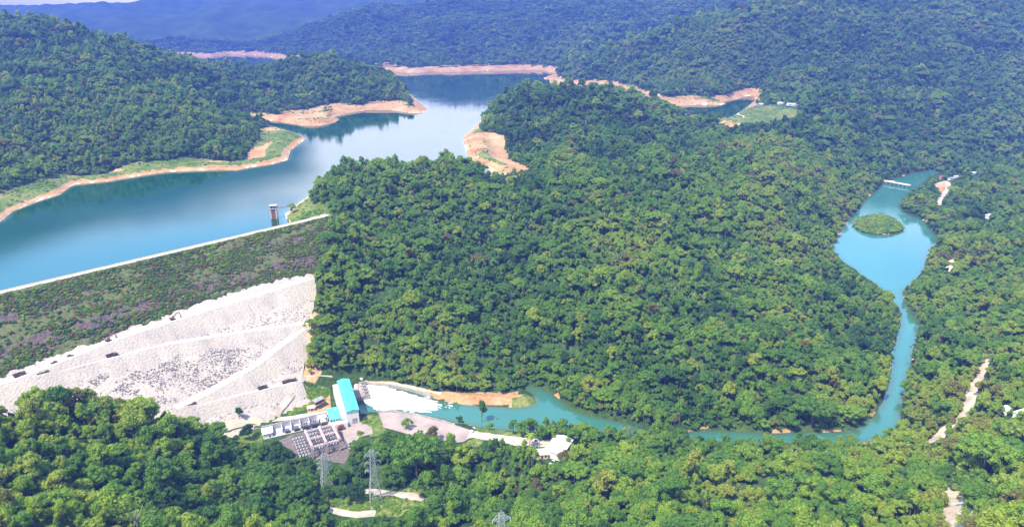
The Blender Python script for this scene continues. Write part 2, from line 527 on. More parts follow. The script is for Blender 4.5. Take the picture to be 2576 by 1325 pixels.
RIV_W = [(895, 985), (930, 968), (985, 968), (1060, 990), (1110, 1007), (1160, 1017), (1240, 1024), (1310, 1026), (1340, 1020), (1352, 1008), (1340, 990),
         (1314, 972), (1335, 968), (1385, 985), (1440, 1030), (1500, 1048), (1560, 1062), (1640, 1088), (1720, 1086), (1800, 1083), (1900, 1088), (2060, 1086),
         (2150, 1082), (2188, 1052), (2225, 1010), (2240, 940), (2245, 880), (2270, 790), (2240, 742), (2190, 707), (2120, 657), (2090, 625),
         (2110, 590), (2140, 545), (2178, 502), (2228, 457), (2290, 437), (2390, 420), (2500, 411), (2800, 408), (2800, 416), (2500, 420), (2385, 431),
         (2345, 441), (2315, 470), (2285, 488), (2262, 518), (2285, 538), (2330, 560), (2360, 600), (2340, 632), (2318, 690), (2272, 735), (2282, 772),
         (2312, 812), (2300, 870), (2290, 920), (2280, 970), (2268, 1020), (2262, 1068), (2240, 1098), (2180, 1112), (2060, 1119), (1900, 1120), (1800, 1118), (1720, 1105),
         (1640, 1101), (1590, 1094), (1500, 1088), (1400, 1082), (1300, 1086), (1215, 1078), (1130, 1060), (1045, 1046), (960, 1036), (930, 1040), (905, 1048)]
RIV = D2W(RIV_W, ZR)
ISLE = D2W([(2147, 566), (2160, 553), (2185, 546), (2215, 545), (2245, 553), (2270, 570), (2268, 582), (2240, 589), (2200, 590), (2165, 582)], ZR)

# flat yards: outline, level
YARDS = [(D2W([(560, 1085), (690, 1035), (830, 985), (900, 950), (925, 968), (905, 985), (908, 1050), (960, 1042), (1045, 1048), (1135, 1070), (1190, 1084), (1250, 1090),
               (1330, 1104), (1440, 1116), (1470, 1150), (1400, 1190), (1270, 1165), (1100, 1150), (960, 1130), (880, 1175), (760, 1150), (650, 1120)], 6.0), 6.0)]

# ------------------------------------------------------------------ terrain: control heights
CTRL = []
def G(X, Y, zc, can=12.0):
    p = at(X, Y, zc); CTRL.append((p[0], p[1], zc - can))
def S(X, Y, d, can=13.0):
    p = atd(X, Y, d); CTRL.append((p[0], p[1], p[2] - can))
for a in [(0, 985, 94), (160, 978, 89), (250, 1008, 79), (420, 1034, 53), (560, 1083, 32), (640, 1130, 22), (0, 1150, 102), (300, 1150, 76), (600, 1190, 44),
          (800, 1200, 28), (0, 1325, 118), (300, 1325, 96), (600, 1325, 66), (1000, 1325, 40), (1288, 1325, 42), (1500, 1210, 20), (1800, 1250, 32),
          (2100, 1250, 40), (2000, 1165, 20), (2300, 1130, 24), (2576, 1300, 78), (2400, 1250, 46), (1250, 1210, 17), (1700, 1325, 46), (2000, 1325, 52),
          (2576, 1120, 62), (2576, 1000, 58), (2450, 1000, 34), (2350, 900, 22), (2330, 1040, 22), (2576, 800, 52), (2400, 800, 26), (2500, 700, 40),
          (2576, 600, 46), (2420, 620, 26), (2380, 540, 28), (-300, 1050, 110), (-300, 1325, 150), (2900, 1325, 110), (2900, 800, 90), (2900, 600, 70)]:
    G(*a)
for X, d, z in ((-0.9, 150, 150), (0, 150, 45), (0.9, 150, 100)):
    CTRL.append((X * d, d, z))
for a in [(700, 1085, 6), (870, 1050, 6), (1000, 1080, 6), (1200, 1115, 6), (1400, 1140, 7), (930, 1255, 14), (1060, 1250, 12), (890, 1290, 16)]:
    G(*a, 0.0)
# left hill and its ridge, second peninsula
for a in [(0, 45, 2500), (60, 56, 2400), (126, 61, 2000), (152, 56, 1950), (218, 86, 1900), (283, 101, 1900), (354, 121, 1900), (415, 134, 1900, 34), (486, 142, 1900, 48),
          (250, 200, 1520), (100, 250, 1300), (300, 300, 1270), (480, 300, 1380), (450, 220, 1600), (560, 230, 1800), (620, 290, 1640), (700, 318, 1540),
          (0, 350, 1080), (0, 200, 1450), (600, 370, 1290), (150, 400, 1120),
          (597, 159, 2250, 56), (658, 162, 2250, 52), (708, 147, 2250, 30), (789, 142, 2250), (850, 149, 2250), (900, 172, 2250), (961, 185, 2220), (1012, 218, 2150), (1030, 243, 2060),
          (800, 240, 2020), (950, 240, 2040), (-300, 60, 2000), (-300, 300, 1250)]:
    S(*a)
# far lake hill and mountains
for a in [(1100, 100, 4200), (1300, 120, 3900), (960, 20, 5200), (1160, 10, 5300), (1300, 0, 5300), (910, 33, 5000), (835, 56, 4800), (850, 120, 4500), (1000, 70, 4600),
          (263, 28, 7000), (380, 10, 7000), (440, 20, 7000), (520, 15, 7000), (600, 18, 7000), (700, 28, 7000), (770, 42, 6800), (500, 90, 5800), (650, 90, 5800), (300, 70, 6000),
          (480, 115, 5200), (0, 24, 8800), (100, 20, 8800), (217, 21, 8800), (400, 8, 8800), (700, 2, 8800), (1000, -4, 8800), (1400, -8, 8800), (2000, -30, 8800), (-400, 20, 9000),
          (1450, 0, 5000), (1600, -8, 4800), (1700, -15, 4700), (2000, -30, 4700), (2300, -50, 4700), (2576, -80, 4700), (1600, 60, 4000), (1500, 110, 3500)]:
    S(*a, 16.0)
for u, d, z in ((-0.5, 5000, 110), (-0.35, 3200, 70), (-0.2, 9000, 260), (0.3, 8000, 300), (0.13, 3150, 130), (0.55, 3600, 330), (-0.8, 4000, 250), (0.9, 3500, 420), (-0.5, 2900, 140)):
    CTRL.append((u * d, d, z))
# right mountain
for a in [(1480, 145, 2950), (1600, 110, 2750), (1700, 90, 2650), (1850, 60, 2550), (2000, 30, 2550), (2150, 15, 2600), (2350, 0, 2650), (2576, -20, 2700), (2900, -60, 2800),
          (1600, 190, 2500), (1750, 200, 2250), (1900, 150, 2200), (2200, 200, 2020), (2300, 300, 1790), (2400, 300, 1800), (2576, 300, 1800), (2300, 400, 1610), (2576, 390, 1650),
          (2200, 350, 1620), (2050, 330, 1520), (2050, 250, 1800), (2400, 150, 2200), (2576, 150, 2200), (2050, 230, 2080), (2576, 418, 1400), (2450, 440, 1350), (2900, 400, 1600)]:
    S(*a)
for X, Y, z in ((1900, 285, 104), (1960, 300, 101), (1990, 262, 108), (1940, 265, 106), (1860, 300, 100), (1830, 318, 99)):
    G(X, Y, z, 0.0)
# central hill
for a in [(1400, 222, 1640), (1300, 238, 1620), (1220, 275, 1600), (1480, 227, 1640), (1560, 238, 1600), (1650, 272, 1560, 30), (1740, 290, 1560, 34), (1800, 305, 1560, 28), (1400, 300, 1480), (1500, 260, 1560),
          (1600, 350, 1330), (1500, 400, 1130), (1700, 400, 1160), (1850, 400, 1180), (1950, 400, 1250), (1750, 330, 1450), (1300, 350, 1370),
          (1060, 402, 1010), (960, 412, 1000), (1160, 412, 1010), (1240, 427, 1010), (850, 422, 960), (780, 460, 900), (740, 497, 880),
          (900, 550, 815), (900, 650, 715), (900, 750, 655), (900, 850, 605), (1100, 550, 840), (1100, 650, 735), (1100, 850, 618), (1300, 550, 850), (1300, 650, 750), (1300, 850, 612),
          (1500, 500, 900), (1500, 650, 755), (1500, 850, 606), (1700, 500, 940), (1700, 650, 790), (1700, 850, 598), (1700, 1000, 530), (1900, 500, 1010), (1900, 650, 820), (1900, 850, 590),
          (1900, 1000, 520), (2000, 650, 880), (2100, 750, 755), (2150, 850, 645), (2150, 1000, 535), (2000, 850, 598), (1300, 930, 585), (1100, 930, 580), (2050, 500, 1110), (2150, 430, 1400)]:
    S(*a)
for q in GROIN[1:-1]:
    x, y = dam_xy(*q); CTRL.append((x, y, dam_z(q[1]) + 1.0))
for (x, y) in RES[::3]: CTRL.append((x, y, ZL + 1.0))
for (x, y) in RIV[::3]: CTRL.append((x, y, ZR + 1.0))
for (x, y) in ISLE[::3]: CTRL.append((x, y, 2.0))
CTRL = np.array(CTRL)
CU, CV = CTRL[:, 0] / CTRL[:, 1], np.log(CTRL[:, 1])
_k = lambda r2: np.sqrt(r2 + 0.03 ** 2)
_A = _k((CU[:, None] - CU[None]) ** 2 + (CV[:, None] - CV[None]) ** 2)
N = len(CTRL)
_AA = np.zeros((N + 1, N + 1)); _AA[:N, :N] = _A - np.eye(N) * 0.004; _AA[:N, N] = 1; _AA[N, :N] = 1
_w = np.linalg.solve(_AA, np.append(CTRL[:, 2], 0.0))
def rbf(x, y):
    u, v = (x / y).ravel(), np.log(y).ravel()
    out = np.zeros(u.shape)
    for i in range(0, len(u), 20000):
        r2 = (u[i:i + 20000, None] - CU) ** 2 + (v[i:i + 20000, None] - CV) ** 2
        out[i:i + 20000] = _k(r2) @ _w[:N] + _w[N]
    return out.reshape(x.shape)

NR, NC, UMAX = 430, 400, 1.08
DS = np.geomspace(170.0, 9300.0, NR)
US = np.linspace(-UMAX, UMAX, NC)
GY = np.repeat(DS[:, None], NC, 1)
GX = GY * US[None]
def shore_warp(x, y, amp, wl):
    a = amp * (fbm(x / wl, y / wl, 5) - 0.5) * 2
    b = amp * (fbm(x / wl + 40, y / wl + 11, 9) - 0.5) * 2
    return x + a, y + b
def sd_res(x, y):
    amp = np.clip(y / 260.0, 2, 16)
    wx, wy = shore_warp(x, y, amp, np.clip(y / 28, 30, 140))
    return sdist(wx, wy, RES)
def sd_riv(x, y):
    wx, wy = shore_warp(x, y, np.clip(y / 220.0, 1.5, 5), 28.0)
    return np.maximum(sdist(wx, wy, RIV), -sdist(wx, wy, ISLE))

Z0 = rbf(GX, GY)
SDR, SDV = sd_res(GX, GY), sd_riv(GX, GY)
for f in (Z0,):
    amp = 4.0 + 30.0 * sstep(1500, 7000, GY)
    wl = 90.0 + 600.0 * sstep(1200, 7000, GY)
    rd = ridged(GX / 165.0, GY / 165.0, 21) - 0.55
    rd2 = ridged(GX / 800.0, GY / 800.0, 33, 4) - 0.55
    wsh = sstep(10, 160, SDR) * sstep(5, 90, SDV)
    Z0 = Z0 + wsh * (rd * 38.0 * (1 - 0.5 * sstep(2500, 6000, GY)) + rd2 * 130.0 * sstep(2300, 6000, GY) + (ridged(GX / 520.0 + 3.3, GY / 620.0, 47, 4) - 0.58) * 150.0 * sstep(4600, 5800, GY))
Z = Z0.copy()
# reservoir shores
Wr = np.clip(GY * 0.045, 30, 170)
near = ZL + np.clip(SDR, 0, None) * 0.42
w = sstep(0.15, 1.0, SDR / Wr)
Zr = np.where(SDR > 0, near * (1 - w) + np.maximum(Z, ZL + 3) * w, ZL + np.maximum(SDR * 0.45, -22))
down = (GY < 860) & (GX > CR[0] - 260)        # valley side of dam and abutment stays free
s_, t_ = dam_st(GX, GY)
keep = sstep(-20, 14, t_) * (s_ > -60) + 0.0
infl = np.where(SDR > 0, 1 - sstep(0.6, 1.0, SDR / Wr), 1.0) * (1 - np.clip(keep, 0, 1))
Z = np.where(SDR < Wr, Zr * infl + Z * (1 - infl), Z)
# river shores
Wv = np.clip(GY * 0.04, 14, 40)
nearv = ZR + np.clip(SDV, 0, None) * 0.45
w = sstep(0.1, 1.0, SDV / Wv)
Zv = np.where(SDV > 0, nearv * (1 - w) + np.maximum(Z, ZR + 1.0) * w, ZR + np.maximum(SDV * 0.5, -6))
Z = np.where(SDV < Wv, Zv, Z)
isl = sdist(GX, GY, ISLE)
Z = np.where(isl < 0, np.maximum(Z, np.clip(-isl * 0.42, 0, 8.0)), Z)
# yards and dam seat
for poly, lev in YARDS:
    sd = sdist(GX, GY, poly)
    k = (1 - sstep(0, 18, sd)) * (SDV > 3.0)
    Z = Z * (1 - k) + lev * k
foot = inpoly(GX, GY, DAM_FOOT)
Z = np.where(foot, np.minimum(Z, np.where(t_ < 0, ZCREST, dam_z(t_)) - 3.0), Z)
Z = np.where(foot & (t_ > 10), np.maximum(Z, -2.0), Z)
LV0, LV1 = math.log(DS[0]), math.log(DS[-1])
def height(x, y):
    x, y = np.asarray(x, float), np.asarray(y, float)
    fi = np.clip((np.log(np.maximum(y, DS[0])) - LV0) / (LV1 - LV0) * (NR - 1), 0, NR - 1.001)
    fj = np.clip((x / np.maximum(y, 1) + UMAX) / (2 * UMAX) * (NC - 1), 0, NC - 1.001)
    i, j = fi.astype(int), fj.astype(int)
    a, b = fi - i, fj - j
    return (Z[i, j] * (1 - a) + Z[i + 1, j] * a) * (1 - b) + (Z[i, j + 1] * (1 - a) + Z[i + 1, j + 1] * a) * b
_TD = np.geomspace(180, 9000, 900)
def hit(X, Y):
    """where the line of sight meets the ground"""
    r = ray(X, Y); t = _TD / r[1]
    g = height(r[0] * t, _TD) - (CAM_H + r[2] * t)
    k = np.argmax(g > 0)
    if k == 0: return at(X, Y, 5.0)
    f = g[k - 1] / (g[k - 1] - g[k])
    d = _TD[k - 1] + f * (_TD[k] - _TD[k - 1])
    p = r * d / r[1]
    return np.array([p[0], d, float(height(p[0], d))])

# cover of the ground: bare shore, grass, pale bare soil
PXv, PYv = proj(GX, GY, Z)
def zone(poly, d0=0, d1=1e9): return inpoly(PXv, PYv, poly) & (GY > d0) & (GY < d1)
TREELINE = 10.0 + 9.0 * sstep(1500, 3200, GY) + 6.0 * (fbm(GX / 90, GY / 90, 3) - 0.5)
isres = (SDR < Wr * 1.3) & (keep < 0.5)
elev = Z - ZL
bank = np.where(isres, 1 - sstep(TREELINE - 1.0, TREELINE + 3.0, elev), 0.0)
grs = np.where(isres & (GX < -180) & (GY < 1500), sstep(2.6, 5.0, elev + 4 * (fbm(GX / 60, GY / 60, 77) - 0.5)) * (1 - sstep(TREELINE, TREELINE + 4, elev)), 0.0)
grs = np.maximum(grs, np.where(isres & (GX > -180), 0.9 * sstep(TREELINE - 5, TREELINE - 1, elev) * sstep(0.48, 0.62, fbm(GX / 130, GY / 130, 71)), 0.0))
pale = np.where(isres & (SDR > -1) & (SDR < 6), 0.6 * (1 - sstep(0.9, 2.0, elev)), 0.0)
SPIT = [(925, 958), (1000, 963), (1080, 982), (1160, 988), (1300, 983), (1325, 998), (1318, 1026), (1160, 1020), (1060, 996), (985, 972), (930, 972)]
bank = np.maximum(bank, zone(SPIT, 480, 640) * 0.85)
grs = np.maximum(grs, zone([(1290, 1000), (1325, 990), (1360, 1010), (1345, 1030), (1290, 1028)], 480, 640) * 1.0)
GRASSES = [[(745, 975), (830, 975), (835, 990), (790, 1015), (740, 1045), (720, 1040), (765, 985)], [(560, 1085), (640, 1075), (700, 1060), (660, 1110), (600, 1110)],
           [(905, 1050), (955, 1038), (970, 1085), (940, 1100), (920, 1080)], [(830, 1255), (1065, 1225), (1065, 1290), (950, 1300), (830, 1290)],
           [(1165, 1115), (1215, 1090), (1222, 1100), (1200, 1125)], [(1190, 1070), (1330, 1090), (1330, 1104), (1240, 1090), (1190, 1084)],
           [(838, 500), (838, 548), (735, 572), (700, 568), (735, 530), (800, 520)]]
for gp in GRASSES: grs = np.maximum(grs, zone(gp, 250, 1000) * 1.0)
grs = np.maximum(grs, zone([(1832, 290), (1880, 272), (1940, 265), (2003, 275), (2010, 318), (1900, 308), (1850, 312)], 1300, 2400) * 1.0)
bank = np.maximum(bank, zone([(780, 985), (830, 985), (832, 1045), (770, 1045)], 400, 640) * 0.7)
bank = np.maximum(bank, zone([(760, 790), (800, 780), (815, 900), (800, 960), (760, 950)], 400, 760) * 0.8)
bank = np.maximum(bank, zone([(2350, 462), (2385, 452), (2392, 480), (2370, 492)], 1000, 1500) * 1.0)
bank = np.maximum(bank, zone([(1800, 300), (1840, 295), (1860, 312), (1840, 322)], 1200, 2200) * 1.0)
rb = (SDV < 4) & (SDV > -4) & (fbm(GX / 18, GY / 18, 55) > 0.6)
bank = np.maximum(bank, rb * 0.8)
pale = np.maximum(pale, zone([(2380, 655), (2402, 650), (2400, 678), (2385, 680)], 600, 1300) * 1.0)

def grid_faces(nr, nc):
    idx = np.arange(nr * nc).reshape(nr, nc)
    return np.stack([idx[:-1, :-1].ravel(), idx[:-1, 1:].ravel(), idx[1:, 1:].ravel(), idx[1:, :-1].ravel()], 1)
QF = grid_faces(NR, NC)
VV = np.stack([GX.ravel(), GY.ravel(), Z.ravel()], 1)
me = np_mesh('terrain', VV, QF, mat=M['terrain'], smooth=True)
set_attr(me, 'cover', np.stack([bank.ravel(), grs.ravel(), pale.ravel(), np.ones(NR * NC)], 1), 'FLOAT_COLOR')
tag(link('terrain', me), kind='structure')

def sheet(name, sd, lim, z, mat):
    ok = (sd.ravel()[QF] < lim).any(1)
    q = QF[ok]; used, inv = np.unique(q, return_inverse=True)
    v = VV[used].copy(); v[:, 2] = z
    me = np_mesh(name, v, inv.reshape(-1, 4), mat=mat)
    set_attr(me, 'shore', sd.ravel()[used])
    return tag(link(name, me), kind='structure')
sr = np.where((t_ > -14) & (s_ > -20) & (s_ < S_END), 99.0, SDR)
sheet('reservoir_water', sr, 6.0, ZL, M['lake'])
sheet('river_water', SDV, 4.0, ZR, M['river'])
#PART2
# ------------------------------------------------------------------ the dam
def dam_material():
    m, n, l, b = new_mat('dam_overgrown_slope')
    t = n.new('ShaderNodeTexCoord'); g = n.new('ShaderNodeNewGeometry').outputs['Position']
    mp = n.new('ShaderNodeMapping'); mp.inputs['Rotation'].default_value = (0, 0, -math.atan2(DU[1], DU[0])); mp.inputs['Scale'].default_value = (0.35, 1.3, 1)
    l.new(g, mp.inputs[0])
    n1 = noise(n, l, mp.outputs[0], 0.055, 5); n2 = noise(n, l, g, 0.5, 4)
    r1 = ramp(n, [(0.3, (0.05, 0.085, 0.02)), (0.5, (0.10, 0.115, 0.038)), (0.7, (0.155, 0.145, 0.065))]); l.new(n2, r1.inputs[0])
    r2 = ramp(n, [(0.3, (0.055, 0.036, 0.040)), (0.5, (0.095, 0.066, 0.066)), (0.7, (0.17, 0.13, 0.105))]); l.new(n2, r2.inputs[0])
    a = n.new('ShaderNodeAttribute'); a.attribute_name = 'scorch'
    ad = n.new('ShaderNodeMath'); ad.operation = 'ADD'; l.new(a.outputs['Fac'], ad.inputs[0]); l.new(mrange(n, l, n1, 0.3, 0.7, -0.3, 0.3), ad.inputs[1])
    l.new(mixc(n, l, mrange(n, l, ad.outputs[0], 0.3, 0.6), r1.outputs[0], r2.outputs[0]), b.inputs['Base Color'])
    b.inputs['Roughness'].default_value = 0.95
    return m
def rock_material():
    m, n, l, b = new_mat('bleached_rockfill')
    g = n.new('ShaderNodeNewGeometry').outputs['Position']
    n1 = noise(n, l, g, 0.03, 5); n2 = noise(n, l, g, 0.55, 5, 0.65)
    v = n.new('ShaderNodeTexVoronoi'); v.inputs['Scale'].default_value = 0.55; l.new(g, v.inputs['Vector'])
    r1 = ramp(n, [(0.3, (0.42, 0.37, 0.33)), (0.5, (0.49, 0.435, 0.385)), (0.7, (0.51, 0.455, 0.37))]); l.new(n1, r1.inputs[0])
    r2 = ramp(n, [(0.28, (0.55, 0.50, 0.53)), (0.44, (0.93, 0.91, 0.91)), (0.7, (1, 1, 1))]); l.new(n2, r2.inputs[0])
    k = n.new('ShaderNodeMix'); k.data_type = 'RGBA'; k.blend_type = 'MULTIPLY'; k.inputs[0].default_value = 1.0
    l.new(r1.outputs[0], k.inputs[6]); l.new(r2.outputs[0], k.inputs[7])
    l.new(k.outputs[2], b.inputs['Base Color'])
    bp = n.new('ShaderNodeBump'); bp.inputs['Strength'].default_value = 0.5; bp.inputs['Distance'].default_value = 0.7
    l.new(v.outputs['Distance'], bp.inputs['Height']); l.new(bp.outputs[0], b.inputs['Normal'])
    b.inputs['Roughness'].default_value = 0.95
    return m
M['damveg'], M['rock'] = dam_material(), rock_material()
M['boulder'] = plain('grey_boulder', (0.31, 0.275, 0.28), 0.95, 0.5, 0.12)
VB = sorted(tuple(dam_at(*p)) for p in [(790, 690), (740, 697), (700, 703), (640, 722), (580, 739), (520, 757), (460, 779), (400, 801), (330, 826), (260, 852), (200, 874), (130, 901), (60, 926), (0, 948), (-120, 990)])
def veg_t(s):
    return np.interp(s, [q[0] for q in VB], [q[1] for q in VB]) + 3.0 * (vnoise(s / 7.0, s * 0 + 3, 4) - 0.5) + 3.0 * (vnoise(s / 2.5, s * 0 + 8, 6) - 0.5)
dam = thing('embankment_dam', (*dam_xy(0, 0), ZCREST), 'huge sloping embankment dam, overgrown above and bare white rock below, along the reservoir', 'dam')
DO = np.array([*dam_xy(0, 0), ZCREST])
def dam_grid(name, t0f, t1f, ns, nt, mat, bump):
    a = np.linspace(0, 1, ns) ** 1.15; b = np.linspace(0, 1, nt)
    s = np.repeat((a * S_END)[:, None], nt, 1); t = np.zeros_like(s)
    for _ in range(4):
        t = t0f(s) * (1 - b[None]) + t1f(s) * b[None]
        s = groin_s(t) + a[:, None] * (S_END - groin_s(t))
    x, y = dam_xy(s, t)
    z = dam_z(t) + bump(s, t)
    v = np.stack([x.ravel(), y.ravel(), z.ravel()], 1) - DO
    me = np_mesh(name, v, grid_faces(ns, nt)[:, ::-1], mat=mat, smooth=True)
    if name == 'overgrown_slope': set_attr(me, 'scorch', purple(s, t).ravel())
    return link(name, me, dam)
def purple(s, t):
    b_ = t / veg_t(s)
    return np.exp(-((b_ - 0.76 - 0.10 * (fbm(s / 25, s * 0, 51) - 0.5)) / 0.13) ** 2) * sstep(0.25, 0.5, fbm(s / 40, t / 30, 53)) + 0.8 * np.exp(-((b_ - 0.30) / 0.09) ** 2) * sstep(0.45, 0.6, fbm(s / 45, t / 40, 57))
ov = dam_grid('overgrown_slope', lambda s: s * 0 + 0.0, veg_t, 330, 70, M['damveg'], lambda s, t: 2.6 * (fbm(s / 7, t / 4, 8) - 0.5))
dam_grid('rock_slope', veg_t, lambda s: s * 0 + T_TOE + 6, 420, 110, M['rock'], lambda s, t: 0.6 * (fbm(s / 2.2, t / 2.2, 12) - 0.5) + 1.6 * (fbm(s / 25, t / 18, 14) - 0.5))
def strip_pts(s0, s1, t0, t1, z0, z1, n=60):
    ss = np.linspace(s0, s1, n); v = []
    for t, z in ((t0, z0), (t1, z1)):
        x, y = dam_xy(ss, t + 0 * ss); v.append(np.stack([x, y, z + 0 * ss], 1))
    return np.concatenate(v) - DO, np.array([(i, i + 1, n + i + 1, n + i) for i in range(n - 1)])
v, f = strip_pts(-4, S_END, -7.5, 0.3, ZCREST + 0.15, ZCREST + 0.15)
link('crest_road', np_mesh('crest_road', v, f, mat=M['crest']), dam)
v, f = strip_pts(-4, S_END, -48, -7.5, 88.0, ZCREST + 0.1)
link('upstream_face', np_mesh('upstream_face', v, f, mat=M['concrete']), dam)
mb = MB()
for t in (-7.2,):
    p, q = dam_xy(18, t), dam_xy(S_END, t)
    mb.bar(Vector((*p, ZCREST + 0.4)) - Vector(DO), Vector((*q, ZCREST + 0.4)) - Vector(DO), 0.4, 0.5)
mb.build('parapet', M['crest'], dam)
BENCH = {}
def bench(key, pts, w):
    off = w * 0.5 * GRADE
    st = np.array([dam_at(X, Y, off) for X, Y in pts])
    L = np.concatenate([[0], np.cumsum(np.hypot(*np.diff(st, axis=0).T))])
    q = np.linspace(0, L[-1], max(8, int(L[-1] / 3)))
    s, t = np.interp(q, L, st[:, 0]), np.interp(q, L, st[:, 1])
    ds, dt = np.gradient(s), np.gradient(t)
    nn = np.hypot(ds, dt); ns, nt_ = -dt / nn, ds / nn
    sg = np.where(nt_ < 0, -1, 1); ns, nt_ = ns * sg, nt_ * sg
    ww = w * (0.9 + 0.35 * (vnoise(q / 9.0, q * 0 + w, 3) - 0.3))
    rows = []
    ztop = dam_z(t - nt_ * ww / 2) + 0.3
    jag = 1.0 + 0.5 * vnoise(q / 6.0, q * 0 + 2 * w, 5)
    for k, z in ((-0.8, ztop + 0.2), (0.5, ztop), (0.5 + 2.1 * jag, None)):
        ss, tt = s + ns * ww * k, t + nt_ * ww * k
        x, y = dam_xy(ss, tt)
        rows.append(np.stack([x, y, z if z is not None else dam_z(tt) - 0.5], 1) - DO)
    n = len(q)
    f = np.array([(i, i + 1, n + i + 1, n + i) for i in range(n - 1)])
    link('haul_road', np_mesh('haul_road', np.concatenate(rows[:2]), f, mat=M['haul']), dam)
    link('road_embankment', np_mesh('road_embankment', np.concatenate(rows[1:]), f, mat=M['rock']), dam)
    BENCH[key] = (s, t, ztop)
bench('upper', [(-120, 1000), (20, 957), (137, 913), (265, 861), (429, 806), (600, 755), (782, 700)], 7.5)
bench('middle', [(-60, 990), (113, 941), (284, 897), (400, 868), (600, 836), (772, 812)], 5)
bench('ramp', [(764, 826), (700, 872), (640, 920), (560, 965), (480, 1008), (440, 1026)], 7)
bench('lower', [(470, 1024), (560, 1001), (660, 979), (720, 963), (756, 955)], 5)
def on_bench(key, X, Y):
    s, t, zt = BENCH[key]
    x, y = dam_xy(s, t)
    a, b = proj(x, y, zt)
    i = int(np.argmin((a - X) ** 2 + (b - Y) ** 2)); j = min(i + 1, len(s) - 1); i0 = max(i - 1, 0)
    return (x[i], y[i], zt[i]), math.atan2(y[j] - y[i0], x[j] - x[i0])

def rock_template(seed):
    bm = bmesh.new(); bmesh.ops.create_icosphere(bm, subdivisions=1, radius=1.0)
    r_ = random.Random(seed)
    for q in bm.verts: q.co *= r_.uniform(0.7, 1.25)
    vs = np.array([q.co[:] for q in bm.verts]); fs = np.array([[q.index for q in p.verts] for p in bm.faces])
    bm.free(); return vs, fs
def scatter_mesh(name, tmpl, pos, scl, mat, kind='stuff', squash=0.7):
    V, F, k = [], [], 0
    for i, (p, s) in enumerate(zip(pos, scl)):
        tv, tf = tmpl[i % len(tmpl)]
        a = rng.uniform(0, 6.28); ca, sa = math.cos(a), math.sin(a)
        q = tv * s * np.array([1.0, rng.uniform(0.6, 1.0), squash])
        V.append(np.stack([q[:, 0] * ca - q[:, 1] * sa, q[:, 0] * sa + q[:, 1] * ca, q[:, 2]], 1) + p); F.append(tf + k); k += len(tv)
    o = link(name, np_mesh(name, np.concatenate(V), tris=np.concatenate(F), mat=mat))
    return tag(o, kind=kind)
ROCKT = [rock_template(i) for i in range(6)]
s = rng.uniform(20, 420, 60000); t = rng.uniform(60, T_TOE, 60000)
x, y = dam_xy(s, t); a, b = proj(x, y, dam_z(t))
dens = 0.26 + 0.55 * inpoly(a, b, [(150, 935), (400, 875), (560, 848), (740, 828), (640, 905), (520, 985), (440, 1020), (300, 990)]) + 0.35 * inpoly(a, b, [(640, 940), (765, 850), (765, 960), (560, 1000)])
dens *= sstep(0.30, 0.60, fbm(s / 14, t / 8, 31))
ok = (rng.uniform(0, 1, len(s)) < dens) & (t > veg_t(s) + 13) & (s > groin_s(t) + 3)
s, t = s[ok], t[ok]; x, y = dam_xy(s, t)
scatter_mesh('loose_boulders', ROCKT, np.stack([x, y, dam_z(t) + 0.2], 1), 0.28 + 0.75 * rng.uniform(0, 1, len(s)) ** 3.0, M['boulder'])

# ------------------------------------------------------------------ roads and yards
CLEAR = []
def road(name, pts, w, mat, off=0.25, z=None, clear=True):
    P = np.array([hit(X, Y) if z is None else at(X, Y, z) for X, Y in pts])
    L = np.concatenate([[0], np.cumsum(np.hypot(*np.diff(P[:, :2], axis=0).T))])
    q = np.linspace(0, L[-1], max(4, int(L[-1] / 2.5)))
    x, y = np.interp(q, L, P[:, 0]), np.interp(q, L, P[:, 1])
    for _ in range(3):
        x[1:-1] = (x[:-2] + x[1:-1] * 2 + x[2:]) / 4; y[1:-1] = (y[:-2] + y[1:-1] * 2 + y[2:]) / 4
    dx, dy = np.gradient(x), np.gradient(y); nn = np.hypot(dx, dy)
    nx, ny = -dy / nn, dx / nn
    seed = len(CLEAR) * 3.7
    rows = []
    for k in (-0.5, -0.2, 0.2, 0.5):
        ww = w * (1 + (0.5 * (vnoise(q / 5.0, q * 0 + seed + k, 2) - 0.5) if abs(k) > 0.4 else 0))
        xx, yy = x + nx * ww * k, y + ny * ww * k
        h = height(xx, yy) if z is None else z + 0 * xx
        s_, t_ = dam_st(xx, yy)
        on = (t_ > 60) & (t_ < T_TOE + 6) & (s_ > groin_s(t_) - 1) & (z is None)
        h = np.where(on, np.maximum(h, dam_z(t_) + 1.0), h)
        rows.append(np.stack([xx, yy, h + off], 1))
    n = len(q); v = np.concatenate(rows)
    f = np.array([(r * n + i, r * n + i + 1, (r + 1) * n + i + 1, (r + 1) * n + i) for r in range(3) for i in range(n - 1)])
    o = tag(link(name, np_mesh(name, v, f, mat=mat, smooth=True)), kind='structure')
    if clear:
        l_, r_ = rows[0], rows[3]
        a, b = proj(l_[:, 0], l_[:, 1], l_[:, 2]); c, d = proj(r_[:, 0], r_[:, 1], r_[:, 2])
        CLEAR.append(list(zip(a, b)) + list(zip(c[::-1], d[::-1])))
    return o
road('plant_road', [(556, 1086), (640, 1066), (700, 1055), (760, 1046), (832, 1037)], 6.5, M['crest'])
road('access_road', [(764, 948), (757, 965), (745, 990), (722, 1018), (700, 1044), (690, 1056)], 5.5, M['sand'])
road('crest_turnout', [(744, 566), (770, 556), (792, 547), (815, 540), (838, 540)], 6.5, M['crest'], 0.5)
road('footpath', [(766, 946), (800, 945), (836, 947)], 1.3, M['dirt'])
road('footpath', [(905, 952), (985, 962), (1060, 979), (1110, 990)], 3.0, M['dirt'])
